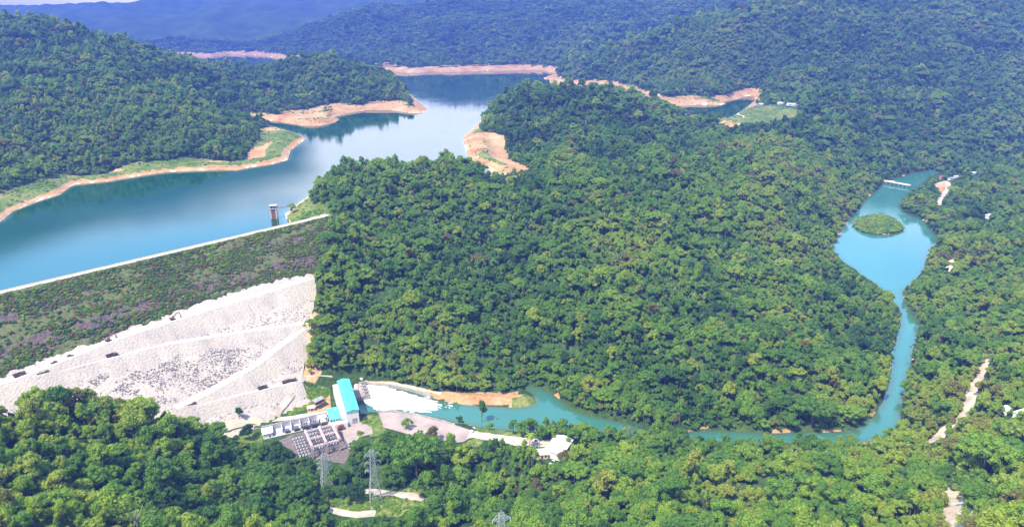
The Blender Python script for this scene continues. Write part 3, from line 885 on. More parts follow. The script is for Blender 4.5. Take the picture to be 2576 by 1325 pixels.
road('dirt_road', [(2530, 800), (2505, 850), (2480, 900), (2462, 945), (2447, 985), (2432, 1025), (2420, 1050), (2402, 1064), (2385, 1074), (2368, 1090), (2352, 1108), (2322, 1114), (2290, 1118)], 8.5, M['dirt'], clear=False)
road('dirt_road', [(2440, 1180), (2420, 1215), (2397, 1262), (2398, 1290), (2385, 1325), (2370, 1390)], 15, M['dirt'], clear=False)
def open_strip(pts, w):
    CLEAR.append([(X - w, Y) for X, Y in pts] + [(X + w, Y) for X, Y in pts[::-1]])
open_strip([(2480, 902), (2462, 945), (2447, 985), (2433, 1025), (2420, 1046)], 14)
open_strip([(2381, 1068), (2368, 1082)], 7)
open_strip([(2366, 1094), (2350, 1110), (2330, 1116)], 12)
open_strip([(2402, 1236), (2396, 1262), (2398, 1290), (2388, 1325), (2382, 1360)], 26)
road('dirt_road', [(2381, 456), (2386, 470), (2378, 486), (2366, 500), (2360, 516)], 8, M['sand'])
road('dirt_road', [(2300, 469), (2330, 470), (2360, 462), (2381, 456)], 5, M['dirt'])
road('curved_path', [(1880, 273), (1862, 278), (1855, 284), (1858, 290), (1872, 297)], 6, M['sand'])
road('valley_road', [(905, 1234), (975, 1240), (1030, 1246), (1064, 1257)], 7.5, M['sand'])
road('valley_road', [(828, 1281), (880, 1294), (945, 1291)], 6.0, M['sand'])
road('valley_road', [(1698, 1160), (1725, 1166), (1750, 1174)], 5, M['sand'])
road('valley_road', [(1644, 1208), (1672, 1214)], 4, M['sand'])
road('sand_road', [(1180, 1092), (1248, 1101), (1300, 1110), (1345, 1113), (1380, 1116)], 11, M['sand'], 0.35)
def flat_yard(name, pts, z, mat, clear=True):
    v = [at(X, Y, z) for X, Y in pts]
    o = MB().add(v, [tuple(range(len(v)))]).build(name, mat)
    if clear: CLEAR.append(pts)
    return tag(o, kind='structure')
flat_yard('concrete_apron', [(952, 1037), (974, 1035), (1045, 1042), (1142, 1067), (1190, 1083), (1187, 1098), (1165, 1111), (1134, 1112), (1060, 1100), (965, 1074)], 6.22, M['pink'])
flat_yard('entrance_yard', [(826, 1072), (880, 1060), (905, 1056), (935, 1075), (938, 1090), (905, 1098), (880, 1130), (868, 1120), (862, 1085)], 6.30, M['pink'])
flat_yard('switchyard_gravel', [(700, 1108), (735, 1092), (828, 1072), (860, 1082), (880, 1140), (868, 1165), (840, 1162), (740, 1140)], 6.20, M['gravel'])
CLEAR += [[(560, 1090), (690, 1040), (765, 985), (765, 945), (905, 930), (905, 1050), (880, 1150), (858, 1160), (830, 1150), (745, 1132), (735, 1112), (650, 1108), (600, 1108)],
          [(905, 1050), (955, 1038), (970, 1080), (945, 1100), (900, 1098)]]
CLEAR += [[(905, 960), (1000, 963), (1080, 982), (1160, 988), (1300, 986), (1318, 968), (1335, 968), (1385, 985), (1440, 1030), (1500, 1048), (1560, 1062), (1590, 1076), (1720, 1092), (1800, 1083),
           (1990, 1086), (2060, 1092), (2150, 1084), (2188, 1052), (2225, 1010), (2240, 940), (2245, 880), (2270, 790), (2240, 742), (2190, 707), (2120, 657), (2090, 625), (2110, 590), (2140, 545), (2178, 502), (2228, 457),
           (2290, 437), (2390, 420), (2385, 431), (2345, 441), (2315, 470), (2285, 488), (2262, 518), (2285, 538), (2330, 560), (2360, 600), (2340, 632), (2318, 690), (2272, 735), (2282, 772), (2312, 812), (2300, 870),
           (2290, 920), (2280, 970), (2268, 1020), (2262, 1066), (2200, 1088), (2060, 1093), (1990, 1097), (1800, 1096), (1720, 1093), (1590, 1077), (1560, 1073), (1440, 1068), (1330, 1062), (1200, 1062), (1140, 1062), (905, 1045)]]
CLEAR += GRASSES[:4]
CLEAR += [[(800, 1138), (822, 1138), (843, 1218), (802, 1218)], [(924, 1130), (946, 1130), (972, 1264), (926, 1264)]]
CLEAR += [[(1330, 1108), (1440, 1112), (1436, 1135), (1395, 1158), (1378, 1168), (1345, 1152)]]
FAR_CLEAR = [[(1832, 290), (1880, 272), (1940, 262), (2003, 265), (2008, 300), (1900, 306), (1850, 318), (1805, 316)], [(2380, 653), (2402, 648), (2402, 680), (2384, 682)], [(2350, 462), (2385, 450), (2394, 482), (2366, 494)]]

# white water below the power house
WW = [(903, 978), (911, 968), (925, 966), (940, 970), (970, 968), (1000, 982), (1035, 990), (1066, 994), (1096, 1006), (1140, 1020), (1110, 1026), (1079, 1038), (1020, 1034), (945, 1031), (919, 1016), (906, 996)]
WWP = D2W(WW, ZR)
xs = np.arange(min(p[0] for p in WWP), max(p[0] for p in WWP), 0.45); ys = np.arange(min(p[1] for p in WWP), max(p[1] for p in WWP), 0.45)
X_, Y_ = np.meshgrid(xs, ys)
fu = (X_ * 0.93 - Y_ * 0.36); fv = (X_ * 0.36 + Y_ * 0.93)
sd = sdist(X_, Y_, WWP) + 24.0 * sstep(-112, -45, X_) * (fbm(fu / 9.0, fv / 1.8, 49) - 0.46) + 7.0 * (fbm(X_ / 5, Y_ / 5, 41, 5) - 0.55) + 6 * sstep(-80, 0, X_ + 40) * (fbm(X_ / 2.0, Y_ / 3.5, 43) - 0.45)
q = grid_faces(len(ys), len(xs)); q = q[(sd.ravel()[q] < 0).all(1)]
u_, inv = np.unique(q, return_inverse=True)
zz = 0.25 + 0.9 * fbm(X_ / 3, Y_ / 3, 45) * sstep(0, 5, -sd)
vv = np.stack([X_.ravel(), Y_.ravel(), zz.ravel()], 1)[u_]
tag(link('white_water', np_mesh('white_water', vv, inv.reshape(-1, 4), mat=M['foam'], smooth=True)), kind='structure')

# ------------------------------------------------------------------ vehicles on the dam
def make_truck():
    t = thing('dump_truck', (0, 0, 0), 'x', 'truck')
    MB().box((0, 0, 0.85), (8.2, 1.1, 0.35)).build('chassis', M['dark'], t)
    cab = MB().prism([(2.3, 1.0), (4.2, 1.0), (4.2, 1.9), (3.8, 2.9), (2.3, 2.9)], -1.2, 1.2).build('cab', M['truck'], t)
    MB().box((4.03, 0, 2.38), (0.12, 2.0, 0.8)).build('windscreen', M['glass'], cab)
    b = MB().box((-1.2, 0, 1.2), (6.0, 2.5, 0.2))
    for sy in (-1, 1): b.box((-1.2, sy * 1.2, 2.0), (6.0, 0.12, 1.5))
    b.box((1.74, 0, 2.2), (0.12, 2.3, 1.9)); b.box((-4.14, 0, 1.9), (0.12, 2.3, 1.2))
    b.build('dump_bed', M['truck'], t)
    for x in (3.1, -1.6, -3.1):
        for sy in (-1, 1):
            MB().cyl((x, sy * 0.85, 0.52), (x, sy * 1.25, 0.52), 0.52, n=12).build('wheel', M['rubber'], t)
    return t
TRK = [('upper', 48, 947, 'dusty brown dump truck on the haul road nearest the left frame edge'),
       ('middle', 113, 939, 'long brown dump truck on the white haul road beside the near treetops'),
       ('middle', 284, 897, 'brown dump truck alone on the middle haul road above the dense grey boulders'),
       ('lower', 480, 1020, 'dark dump truck at the left end of the lower haul road, near the trees'),
       ('lower', 660, 978, 'brown dump truck halfway along the lower haul road on the white rock face'),
       ('lower', 718, 963, 'brown dump truck near the right end of the lower haul road beside an excavator')]
proto = None
for key, X, Y, lab in TRK:
    tr = make_truck() if proto is None else copy_tree(proto)
    proto = proto or tr
    p, a = on_bench(key, X, Y)
    tr.location = p; tr.rotation_euler = (0, 0, a)
    tag(tr, lab, 'truck', 'dump trucks on the dam')
tr = copy_tree(proto); p = hit(740, 990); tr.location = (p[0], p[1], p[2] + 0.3)
q = hit(722, 1018); tr.rotation_euler = (0, 0, math.atan2(p[1] - q[1], p[0] - q[0])); tag(tr, 'brown dump truck on the access road, beside green bushes', 'truck', 'dump trucks on the dam')

def make_pickup():
    t = thing('pickup_truck', (0, 0, 0), 'x', 'pickup')
    b = MB().box((0, 0, 0.75), (5.0, 1.8, 0.6)).build('body', M['truck'], t)
    c = MB().box((0.4, 0, 1.35), (2.0, 1.6, 0.65), top=0.75, topy=0.9).build('cabin', M['glass'], t)
    for x in (1.6, -1.6):
        for sy in (-1, 1): MB().cyl((x, sy * 0.7, 0.38), (x, sy * 0.95, 0.38), 0.38, n=10).build('wheel', M['rubber'], t)
    return t
pk = make_pickup(); p, a = on_bench('upper', 137, 913); pk.location = p; pk.rotation_euler = (0, 0, a)
tag(pk, 'small dark pickup truck alone on the upper haul road of the dam', 'pickup')
def make_excavator(bent=True):
    t = thing('excavator', (0, 0, 0), 'x', 'excavator')
    for sy in (-1, 1):
        MB().prism([(-2.2, 0.35), (-1.8, 0), (1.8, 0), (2.2, 0.35), (2.2, 0.65), (1.8, 0.95), (-1.8, 0.95), (-2.2, 0.65)], sy * 1.35 - 0.3, sy * 1.35 + 0.3).build('track', M['dark'], t)
    h = MB().box((-0.7, 0, 1.65), (3.6, 2.7, 1.2)); h.box((-1.8, 0, 2.4), (1.4, 2.5, 0.4)); h.build('engine_housing', M['truck'], t)
    cb = MB().box((0.6, 0.8, 2.4), (1.6, 1.0, 1.7), top=0.85).build('cab', M['rust'], t)
    MB().box((1.36, 0.8, 2.5), (0.12, 0.8, 1.0)).build('window', M['glass'], cb)
    pts = [(1.0, 0, 1.9), (3.4, 0, 5.2), (6.2, 0, 5.6)] if bent else [(1.0, 0, 1.9), (4.5, 0, 3.2), (8.5, 0, 2.7)]
    b = MB(); b.bar(pts[0], pts[1], 0.6, 0.75); b.bar(pts[1], pts[2], 0.5, 0.65); b.build('boom', M['rust'], t)
    e = (7.6, 0, 1.5) if bent else (10.2, 0, 1.3)
    MB().bar(pts[2], e, 0.45, 0.6).build('stick', M['rust'], t)
    x, z = e[0], e[2]
    MB().prism([(x - 0.3, z + 0.2), (x + 0.5, z - 0.1), (x + 0.3, z - 1.2), (x - 0.9, z - 1.4), (x - 1.0, z - 0.6)], -0.65, 0.65).build('bucket', M['rust'], t)
    return t
e1 = make_excavator(); p, a = on_bench('upper', 436, 804); e1.location = p; e1.rotation_euler = (0, 0, a)
tag(e1, 'excavator with a high bent red boom, upper right on the white haul road', 'excavator', 'excavators on the dam')
e2 = copy_tree(e1); p, a = on_bench('upper', 274, 858); e2.location = p; e2.rotation_euler = (0, 0, a + 0.3)
tag(e2, 'excavator with its boom reaching low, lower left on the upper haul road', 'excavator', 'excavators on the dam')
e3 = make_excavator(False); p, a = on_bench('lower', 738, 960); e3.location = p; e3.rotation_euler = (0, 0, a + math.pi)
tag(e3, 'excavator stretching a long low arm at the right end of the lower haul road', 'excavator', 'excavators on the dam')
e4 = copy_tree(pk); p, a = on_bench('upper', 169, 890); e4.location = p; e4.rotation_euler = (0, 0, a + 2.6)
tag(e4, 'small machine parked at the upper edge of the haul road under the overgrown slope', 'pickup')

# ------------------------------------------------------------------ power house
def frame_from(o, xdir):
    a = math.atan2(xdir[1], xdir[0]); return tuple(o), a
EZ = 19.0
A_, B_, C_ = at(871, 1036, EZ), at(901.7, 1029.5, EZ), at(877, 953, EZ)
ax = (C_ - B_)[:2]; LEN = float(np.linalg.norm(ax)); ax = ax / LEN
ay = np.array([-ax[1], ax[0]]); WID = float(abs(np.dot((A_ - B_)[:2], ay)))
print('powerhouse', LEN, WID)
GZ = 6.2
ph = thing('power_house', (B_[0], B_[1], GZ), 'long white power house with a turquoise sheet roof at the foot of the dam', 'power station', None, math.atan2(ax[1], ax[0]))
H1 = EZ - GZ
w_ = MB().box((LEN / 2, WID / 2, H1 / 2), (LEN, WID, H1)).build('main_hall_wall', M['white'], ph)
for i in range(7):
    MB().box((5 + i * (LEN - 8) / 6, -0.06, H1 * 0.62), (3.0, 0.16, 3.4)).build('window', M['glass'], w_)
rf = MB()
rf.add([(-0.6, -0.7, H1 + 0.05), (LEN + 0.6, -0.7, H1 + 0.05), (LEN + 0.6, WID / 2, H1 + 1.5), (-0.6, WID / 2, H1 + 1.5), (LEN + 0.6, WID + 0.5, H1 + 0.05), (-0.6, WID + 0.5, H1 + 0.05),
        (-0.6, -0.7, H1 - 0.35), (LEN + 0.6, -0.7, H1 - 0.35), (LEN + 0.6, WID + 0.5, H1 - 0.35), (-0.6, WID + 0.5, H1 - 0.35)],
       [(0, 1, 2, 3), (3, 2, 4, 5), (6, 7, 1, 0), (8, 9, 5, 4), (7, 8, 4, 2, 1), (9, 6, 0, 3, 5), (9, 8, 7, 6)])
rfo = rf.build('roof', M['cyan'], ph)
rb_ = MB()
for i in range(1, 26):
    x = i * LEN / 26
    rb_.bar((x, -0.66, H1 + 0.14), (x, WID / 2, H1 + 1.57), 0.22, 0.14); rb_.bar((x, WID / 2, H1 + 1.57), (x, WID + 0.46, H1 + 0.12), 0.22, 0.14)
rb_.build('roof_rib', M['cyan'], rfo)
d_ = MB().box((-0.1, WID * 0.38, 3.0), (0.3, 4.2, 4.6)).build('roller_door', M['greyroof'], ph)
MB().box((LEN / 2, WID + 2.3, 5.2), (LEN - 2, 4.4, 10.4)).build('side_gallery', M['whiteroof'], ph)
for i in range(6): MB().box((8 + i * 6.5, WID + 2.4, 11.0), (1.6, 1.4, 1.2)).build('roof_vent', M['paleconc'], ph)
an = MB().box((9, WID + 9.2, 4.0), (18, 9.2, 8.0)).build('annex_wall', M['white'], ph)
ar = MB().prism([(-0.6, 8.02), (18.6, 8.02), (18.6, 8.5), (9, 9.3), (-0.6, 8.5)], WID + 4.65, WID + 14.3).build('annex_roof', M['cyan'], ph)
for x, y in ((4, 7), (8, 11), (13, 8)): MB().box((x, WID + y, 9.25), (2.2, 0.9, 0.35)).build('roof_hatch', M['greyroof'], ar)
MB().box((-2.2, WID + 6.5, 2.6), (4.2, 13.0, 5.2)).build('entrance_block', M['white'], ph)
ap = [(math.cos(math.pi * i / 12) * 2.9, 2.4 + math.sin(math.pi * i / 12) * 2.6) for i in range(13)] + [(-2.9, 0.02), (2.9, 0.02)]
am = MB(); n_ = len(ap)
am.add([(-6.4, WID + 6.0 + a, b) for a, b in ap] + [(-4.28, WID + 6.0 + a, b) for a, b in ap], [(i, (i + 1) % n_, n_ + (i + 1) % n_, n_ + i) for i in range(n_)] + [tuple(range(n_))])
arc = am.build('arched_entrance', M['brown'], ph)
MB().box((-6.45, WID + 6.0, 1.2), (0.16, 3.0, 2.2)).build('doorway', M['dark'], arc)
for i in range(4): MB().box((-0.05, WID + 6 + i * 2.1, 6.6), (0.2, 1.1, 1.1)).build('window', M['glass'], an)

# platform and guide walls of the tailrace
tp = thing('tailrace_platform', at(893, 985, 3.0), 'pinkish concrete platform with dark guide walls between power house and white water', 'platform', None, math.atan2(ax[1], ax[0]))
MB().box((0, -3, -1.2), (26, 10, 4.5)).build('deck', M['pink'], tp)
for x in (-12.6, -6, 0, 6, 12.6): MB().box((x, -8.9, -0.7), (1.2, 6, 5.6)).build('pier', M['concrete'], tp)
MB().box((0, 1.6, 1.35), (25, 0.4, 0.6)).build('kerb', M['brown'], tp)
for x in (5, 9): MB().box((x, -2, 1.75), (2.6, 3.2, 1.4)).build('gate_hoist', M['white'], tp)
# retaining wall along the near bank
def wall_strip(name, pts, z0, z1, th, mat, lab, cat):
    mb = MB()
    P = [at(X, Y, z1) for X, Y in pts]
    for a, b in zip(P[:-1], P[1:]): mb.bar((a[0], a[1], (z0 + z1) / 2), (b[0], b[1], (z0 + z1) / 2), th, z1 - z0)
    return tag(mb.build(name, mat), lab, cat)
wall_strip('retaining_wall', [(948, 1034), (990, 1033), (1045, 1040), (1100, 1053), (1145, 1065)], -2, 7.0, 0.8, M['concrete'], 'grey retaining wall between the white water and the pinkish apron', 'wall')
wall_strip('river_wall', [(925, 961), (985, 966), (1040, 978), (1085, 993)], -2, 3.2, 0.8, M['concrete'], 'low concrete wall under the forest along the far side of the white water', 'wall')
wall_strip('yard_wall', [(735, 1060), (780, 1049), (828, 1040)], 6, 8.4, 0.5, M['paleconc'], 'pale low wall behind the transformer bays beside the plant road', 'wall')
wall_strip('yard_wall', [(600, 1089), (650, 1076), (700, 1066), (733, 1059)], 6, 7.4, 0.4, M['concrete'], 'low brownish wall left of the transformer bays along the plant road', 'wall')

# transformer bays
P0, P1 = at(663, 1100, GZ), at(828, 1062, GZ)
tx = (P1 - P0)[:2]; TL = float(np.linalg.norm(tx)); tx /= TL; TA = math.atan2(tx[1], tx[0])
def tl(x, y, z=0.0): return np.array([P0[0] + tx[0] * x - tx[1] * y, P0[1] + tx[1] * x + tx[0] * y, GZ + z])
print('bays', TL)
bays = thing('transformer_bay_walls', tl(0, 0), 'white concrete blast walls splitting the transformer yard into bays', 'wall', None, TA)
MB().box((TL / 2, 9.0, 2.6), (TL, 0.5, 5.2)).build('back_wall', M['paleconc'], bays)
MB().box((TL / 2, 3.0, 0.15), (TL, 12.2, 0.3)).build('slab', M['paleconc'], bays)
for i in range(7): MB().box((8 + i * (TL - 9) / 6, 4.3, 2.2), (0.6, 9.0, 4.0)).build('partition_wall', M['paleconc'], bays)
MB().box((TL - 5, 4.5, 4.55), (6, 6, 0.4)).build('roof_slab', M['whiteroof'], bays)
hut = thing('control_hut', tl(3.4, 2.5), 'small flat-roofed white hut at the left end of the transformer yard', 'hut', None, TA)
MB().box((0, 0, 2.0), (7.5, 9.5, 4.0)).build('wall', M['white'], hut); MB().box((0, 0, 4.2), (8.2, 10.2, 0.4)).build('roof', M['whiteroof'], hut)
MB().box((1.5, -4.8, 1.2), (1.2, 0.2, 2.1)).build('door', M['dark'], hut)
def make_xf(mat):
    t = thing('power_transformer', (0, 0, 0), 'x', 'transformer')
    MB().box((0, 0, 1.9), (4.6, 3.0, 2.6)).build('tank', mat, t)
    r_ = MB()
    for i in range(6): r_.box((-2.0 + i * 0.8, -2.1, 1.8), (0.25, 1.0, 2.2))
    r_.build('radiator', M['xformer'], t)
    MB().cyl((-2.0, 0.8, 3.9), (1.4, 0.8, 3.9), 0.5, n=10).build('oil_tank', mat, t)
    for i in range(3): MB().cyl((-1.2 + i * 1.3, -0.5, 3.2), (-1.4 + i * 1.5, -0.8, 5.2), 0.25, 0.12, n=8).build('bushing', M['porcelain'], t)
    MB().box((0, 0, 0.45), (5.4, 4.4, 0.3)).build('plinth', M['dark'], t)
    return t
xf = None
for i, (lab, mt) in enumerate([('small pale transformer in the leftmost bay next to the white hut', 'xformer'), ('pale grey transformer in the second bay from the white hut', 'xformer'),
                               ('large dark transformer in the third bay from the white hut', 'xformer'), ('large dark transformer with dark radiators in the bay beside the power house end', 'xformer')]):
    xf = make_xf(M['xformer']) if i == 0 else copy_tree(xf0)
    if i == 0: xf0 = xf
    x = 8 + (i + 1.5) * (TL - 9) / 6
    xf.location = tuple(tl(x, -0.5, 0.3)); xf.rotation_euler = (0, 0, TA); sc_ = (0.75, 0.85, 1.1, 1.15)[i]; xf.scale = (sc_,) * 3
    tag(xf, lab, 'transformer', 'transformers in the bays')
xf = make_xf(M['white']); xf.location = tuple(tl(8 + 5.5 * (TL - 9) / 6, -0.5, 0.3)); xf.rotation_euler = (0, 0, TA)
tag(xf, 'white transformer in the bay nearest the power house', 'transformer', 'transformers in the bays')
# switchyard: portal gantries and equipment posts
Q0 = at(738, 1120, GZ); Q1 = at(842, 1092, GZ)
qx = (Q1 - Q0)[:2]; QL = float(np.linalg.norm(qx)); qx /= QL; QA = math.atan2(qx[1], qx[0])
def ql(x, y, z=0.0): return np.array([Q0[0] + qx[0] * x - qx[1] * y, Q0[1] + qx[1] * x + qx[0] * y, GZ + z])
def lattice(mb, p, q, w, br=0.09, n=8):
    p, q = Vector(p), Vector(q); d = (q - p).normalized()
    a = d.cross(Vector((0.3, 0.2, 1)) if abs(d.z) < 0.9 else Vector((1, 0, 0))).normalized(); b = d.cross(a)
    C = [(a * i + b * j) * w / 2 for i, j in ((-1, -1), (1, -1), (1, 1), (-1, 1))]
    for c in C: mb.bar(p + c, q + c, br * 1.6)
    for k in range(n):
        s0, s1 = p.lerp(q, k / n), p.lerp(q, (k + 1) / n)
        for i in range(4): mb.bar(s0 + C[i], s1 + C[(i + 1) % 4], br)
def make_gantry(L):
    t = thing('portal_gantry', (0, 0, 0), 'x', 'gantry')
    for x in (0, L):
        m_ = MB(); lattice(m_, (x, 0, 0), (x, 0, 10), 0.9, 0.2); m_.build('column', M['pinksteel'], t)
    m_ = MB(); lattice(m_, (-0.6, 0, 10.2), (L + 0.6, 0, 10.2), 0.9, 0.2, 14); m_.build('beam', M['pinksteel'], t)
    for i in range(3): MB().cyl((L * (i + 1) / 4, 0, 9.6), (L * (i + 1) / 4, 0, 7.9), 0.2, n=8).build('insulator', M['porcelain'], t)
    return t
gl = QL * 0.30
g0 = None
for y, x, lab in ((-1, QL * 0.30, 'steel portal gantry at the back of the middle switchyard row'), (-1, QL * 0.64, 'steel portal gantry at the back right of the switchyard'),
                  (-13, QL * 0.30, 'steel portal gantry in the middle of the switchyard'), (-13, QL * 0.64, 'steel portal gantry mid right of the switchyard, beside the entrance yard'),
                  (-25, QL * 0.30, 'front portal gantry of the switchyard just above the treetops'), (-25, QL * 0.64, 'front right portal gantry of the switchyard above the left pylon')):
    g_ = make_gantry(gl) if g0 is None else copy_tree(g0); g0 = g0 or g_
    g_.location = tuple(ql(x, y)); g_.rotation_euler = (0, 0, QA); tag(g_, lab, 'gantry', 'switchyard gantries')
rb_ = None
for x, lab in ((QL * 0.31, 'long steel busbar beam running down the left side of the switchyard'), (QL * 0.64, 'long steel busbar beam running down the middle of the switchyard'), (QL * 0.95, 'long steel busbar beam along the right side of the switchyard')):
    if rb_ is None:
        m_ = MB(); lattice(m_, (0, 0, 11.3), (0, -25, 11.3), 1.0, 0.22, 16); rb_ = m_.build('busbar_beam', M['pinksteel']); o_ = rb_
    else: o_ = rb_.copy(); COL.objects.link(o_)
    o_.location = tuple(ql(x, 0)); o_.rotation_euler = (0, 0, QA); tag(o_, lab, 'beam', 'switchyard busbar beams')
def make_post():
    t = thing('switchgear_post', (0, 0, 0), 'x', 'switchgear')
    MB().cyl((0, 0, 0), (0, 0, 2.6), 0.22, n=8).build('stand', M['steel'], t)
    m_ = MB()
    m_.cyl((0, 0, 2.6), (0, 0, 4.6), 0.34, 0.22, n=8)
    for k in range(4): m_.cyl((0, 0, 2.8 + k * 0.45), (0, 0, 2.95 + k * 0.45), 0.5, n=8)
    m_.build('insulator', M['porcelain'], t); MB().box((0, 0, 4.75), (1.4, 0.5, 0.3)).build('terminal', M['dark'], t)
    return t
ps = None
ROWN = ['back', 'second', 'third', 'middle', 'fifth', 'sixth', 'front']; COLN = ['left', 'middle', 'right']
for r_i, y in enumerate((2, -3, -7, -11, -16, -20, -24)):
    for g_i in range(3):
        for k in range(4):
            x = QL * (0.03 + 0.335 * g_i) + k * 2.3
            o_ = make_post() if ps is None else copy_tree(ps); ps = ps or o_
            o_.location = tuple(ql(x, y)); o_.rotation_euler = (0, 0, QA); o_.scale = (1.25, 1.25, 1.4)
            tag(o_, 'pale insulator post of a foursome in the %s row, %s column of the switchyard' % (ROWN[r_i], COLN[g_i]), 'switchgear', 'switchgear posts')
# sheds and pipes left of the power house
def house(name, base, L, W, Hh, ang, wallm, roofm, lab, cat, rise=1.2, group=None):
    t = thing(name, base, lab, cat, group, ang)
    wl_ = MB().box((0, 0, Hh / 2 - 0.5), (L, W, Hh + 1.0)).build('wall', wallm, t)
    e = 0.5
    MB().add([(-L / 2 - e, -W / 2 - e, Hh + 0.01), (L / 2 + e, -W / 2 - e, Hh + 0.01), (L / 2 + e, 0, Hh + rise), (-L / 2 - e, 0, Hh + rise), (L / 2 + e, W / 2 + e, Hh + 0.01), (-L / 2 - e, W / 2 + e, Hh + 0.01)],
             [(0, 1, 2, 3), (3, 2, 4, 5), (1, 4, 2), (0, 3, 5), (0, 5, 4, 1)]).build('roof', roofm, t)
    MB().box((0.1 * L, -W / 2 - 0.05, Hh * 0.36), (min(1.2, L * 0.2), 0.2, Hh * 0.7)).build('door', M['dark'], t)
    for x in (-0.3, 0.35): MB().box((x * L, -W / 2 - 0.05, Hh * 0.55), (L * 0.14, 0.2, Hh * 0.3)).build('window', M['glass'], t)
    return t
house('brown_shed', hit(783, 1030), 6, 5, 3, 0.3, M['beige'], M['beige'], 'small beige shed on bare earth left of the power house', 'shed')
house('workshop_shed', hit(800, 1012), 9, 5, 3.2, 0.9, M['brown'], M['greyroof'], 'brown workshop shed with a grey roof between lawn and power house', 'shed')
pr = thing('pipe_rack', hit(815, 1022), 'dark steel pipes lying side by side beside the power house', 'pipes', None, 0.9)
for i in range(4): MB().cyl((-5, i * 1.4, 0.6), (5, i * 1.4, 0.9), 0.5, n=10).build('pipe', M['dark'], pr)
# warehouse group at the sand road
wa = at(1388, 1140, 9.5); wb_ = at(1408, 1113, 9.5)
wd = (wb_ - wa)[:2]; wang = math.atan2(wd[1], wd[0])
wc = at(1405, 1133, 6.5)
wh = house('warehouse', (wc[0], wc[1], 6.5), 23, 15, 5.5, wang, M['white'], M['whiteroof'], 'white-roofed warehouse at the end of the sand road above the river', 'warehouse', 1.8)
bc = at(1358, 1146, 6.5)
house('beige_house', (bc[0], bc[1], 6.5), 12, 8, 3.8, 0.1, M['beige'], M['beige'], 'low beige-roofed house left of the white warehouse', 'house', 0.9)
vn = copy_tree(pk); p = hit(1388, 1166)
for ch in vn.children:
    if ch.name.startswith('body') :
        ch.data = ch.data.copy(); ch.data.materials[0] = M['white']
vn.location = tuple(p + np.array([0, 0, 0.1])); vn.rotation_euler = (0, 0, wang); vn.scale = (1.3,) * 3; vn.name = 'parked_van'
tag(vn, 'white van parked below the white-roofed warehouse', 'van')
vn2 = copy_tree(vn); p = hit(1346, 1113); vn2.location = tuple(p + np.array([0, 0, 0.4])); vn2.rotation_euler = (0, 0, -0.15); tag(vn2, 'white van parked on the sand road by the palm', 'van')
vn3 = copy_tree(vn); p = hit(1189, 1084); vn3.location = tuple(p + np.array([0, 0, 0.4])); vn3.rotation_euler = (0, 0, 1.2); vn3.name = 'parked_car'; tag(vn3, 'white car where the pinkish apron meets the sand road, under a tree', 'car')

# ------------------------------------------------------------------ intake tower
ib = at(691, 549, ZL)
it = thing('intake_tower', (ib[0], ib[1], ZL - 4), 'pinkish concrete intake tower with a flat white roof standing in the reservoir', 'tower', None, 0.12)
hh = 20.0
sh = MB()
for x in (-4.6, 4.6): sh.box((x, 0, hh / 2), (2.0, 9.0, hh))
sh.box((0, 2.0, hh / 2), (8.0, 4.0, hh)); sh.build('shaft', M['beige'], it); it.scale = (0.72, 0.72, 0.85)
MB().box((0, -3.6, hh * 0.35), (7.2, 0.6, hh * 0.7)).build('gate', M['brown'], it)
MB().box((0, 0, hh + 0.4), (13, 11, 0.8)).build('deck', M['paleconc'], it)
gh = MB().box((0, 0, hh + 2.6), (10.5, 8.5, 3.6)).build('gate_house', M['dark'], it)
MB().box((0, 0, hh + 4.8), (12.6, 10.4, 0.8)).build('roof', M['paleconc'], it)
ra = MB()
for x in (-6, -3, 0, 3, 6):
    ra.bar((x, -5.3, hh + 0.8), (x, -5.3, hh + 4.5), 0.35)
ra.build('post', M['paleconc'], it)
fb = thing('footbridge', (ib[0] + 4.5, ib[1], ZL + 13.5), 'thin dark footbridge from the intake tower to the wooded shore', 'footbridge', None, 0.35)
MB().box((10, 0, 0), (22, 1.2, 0.4)).build('deck', M['xformer'], fb)
for sy in (-1, 1): MB().box((10, sy * 0.55, 0.6), (22, 0.1, 0.8)).build('railing', M['steel'], fb)

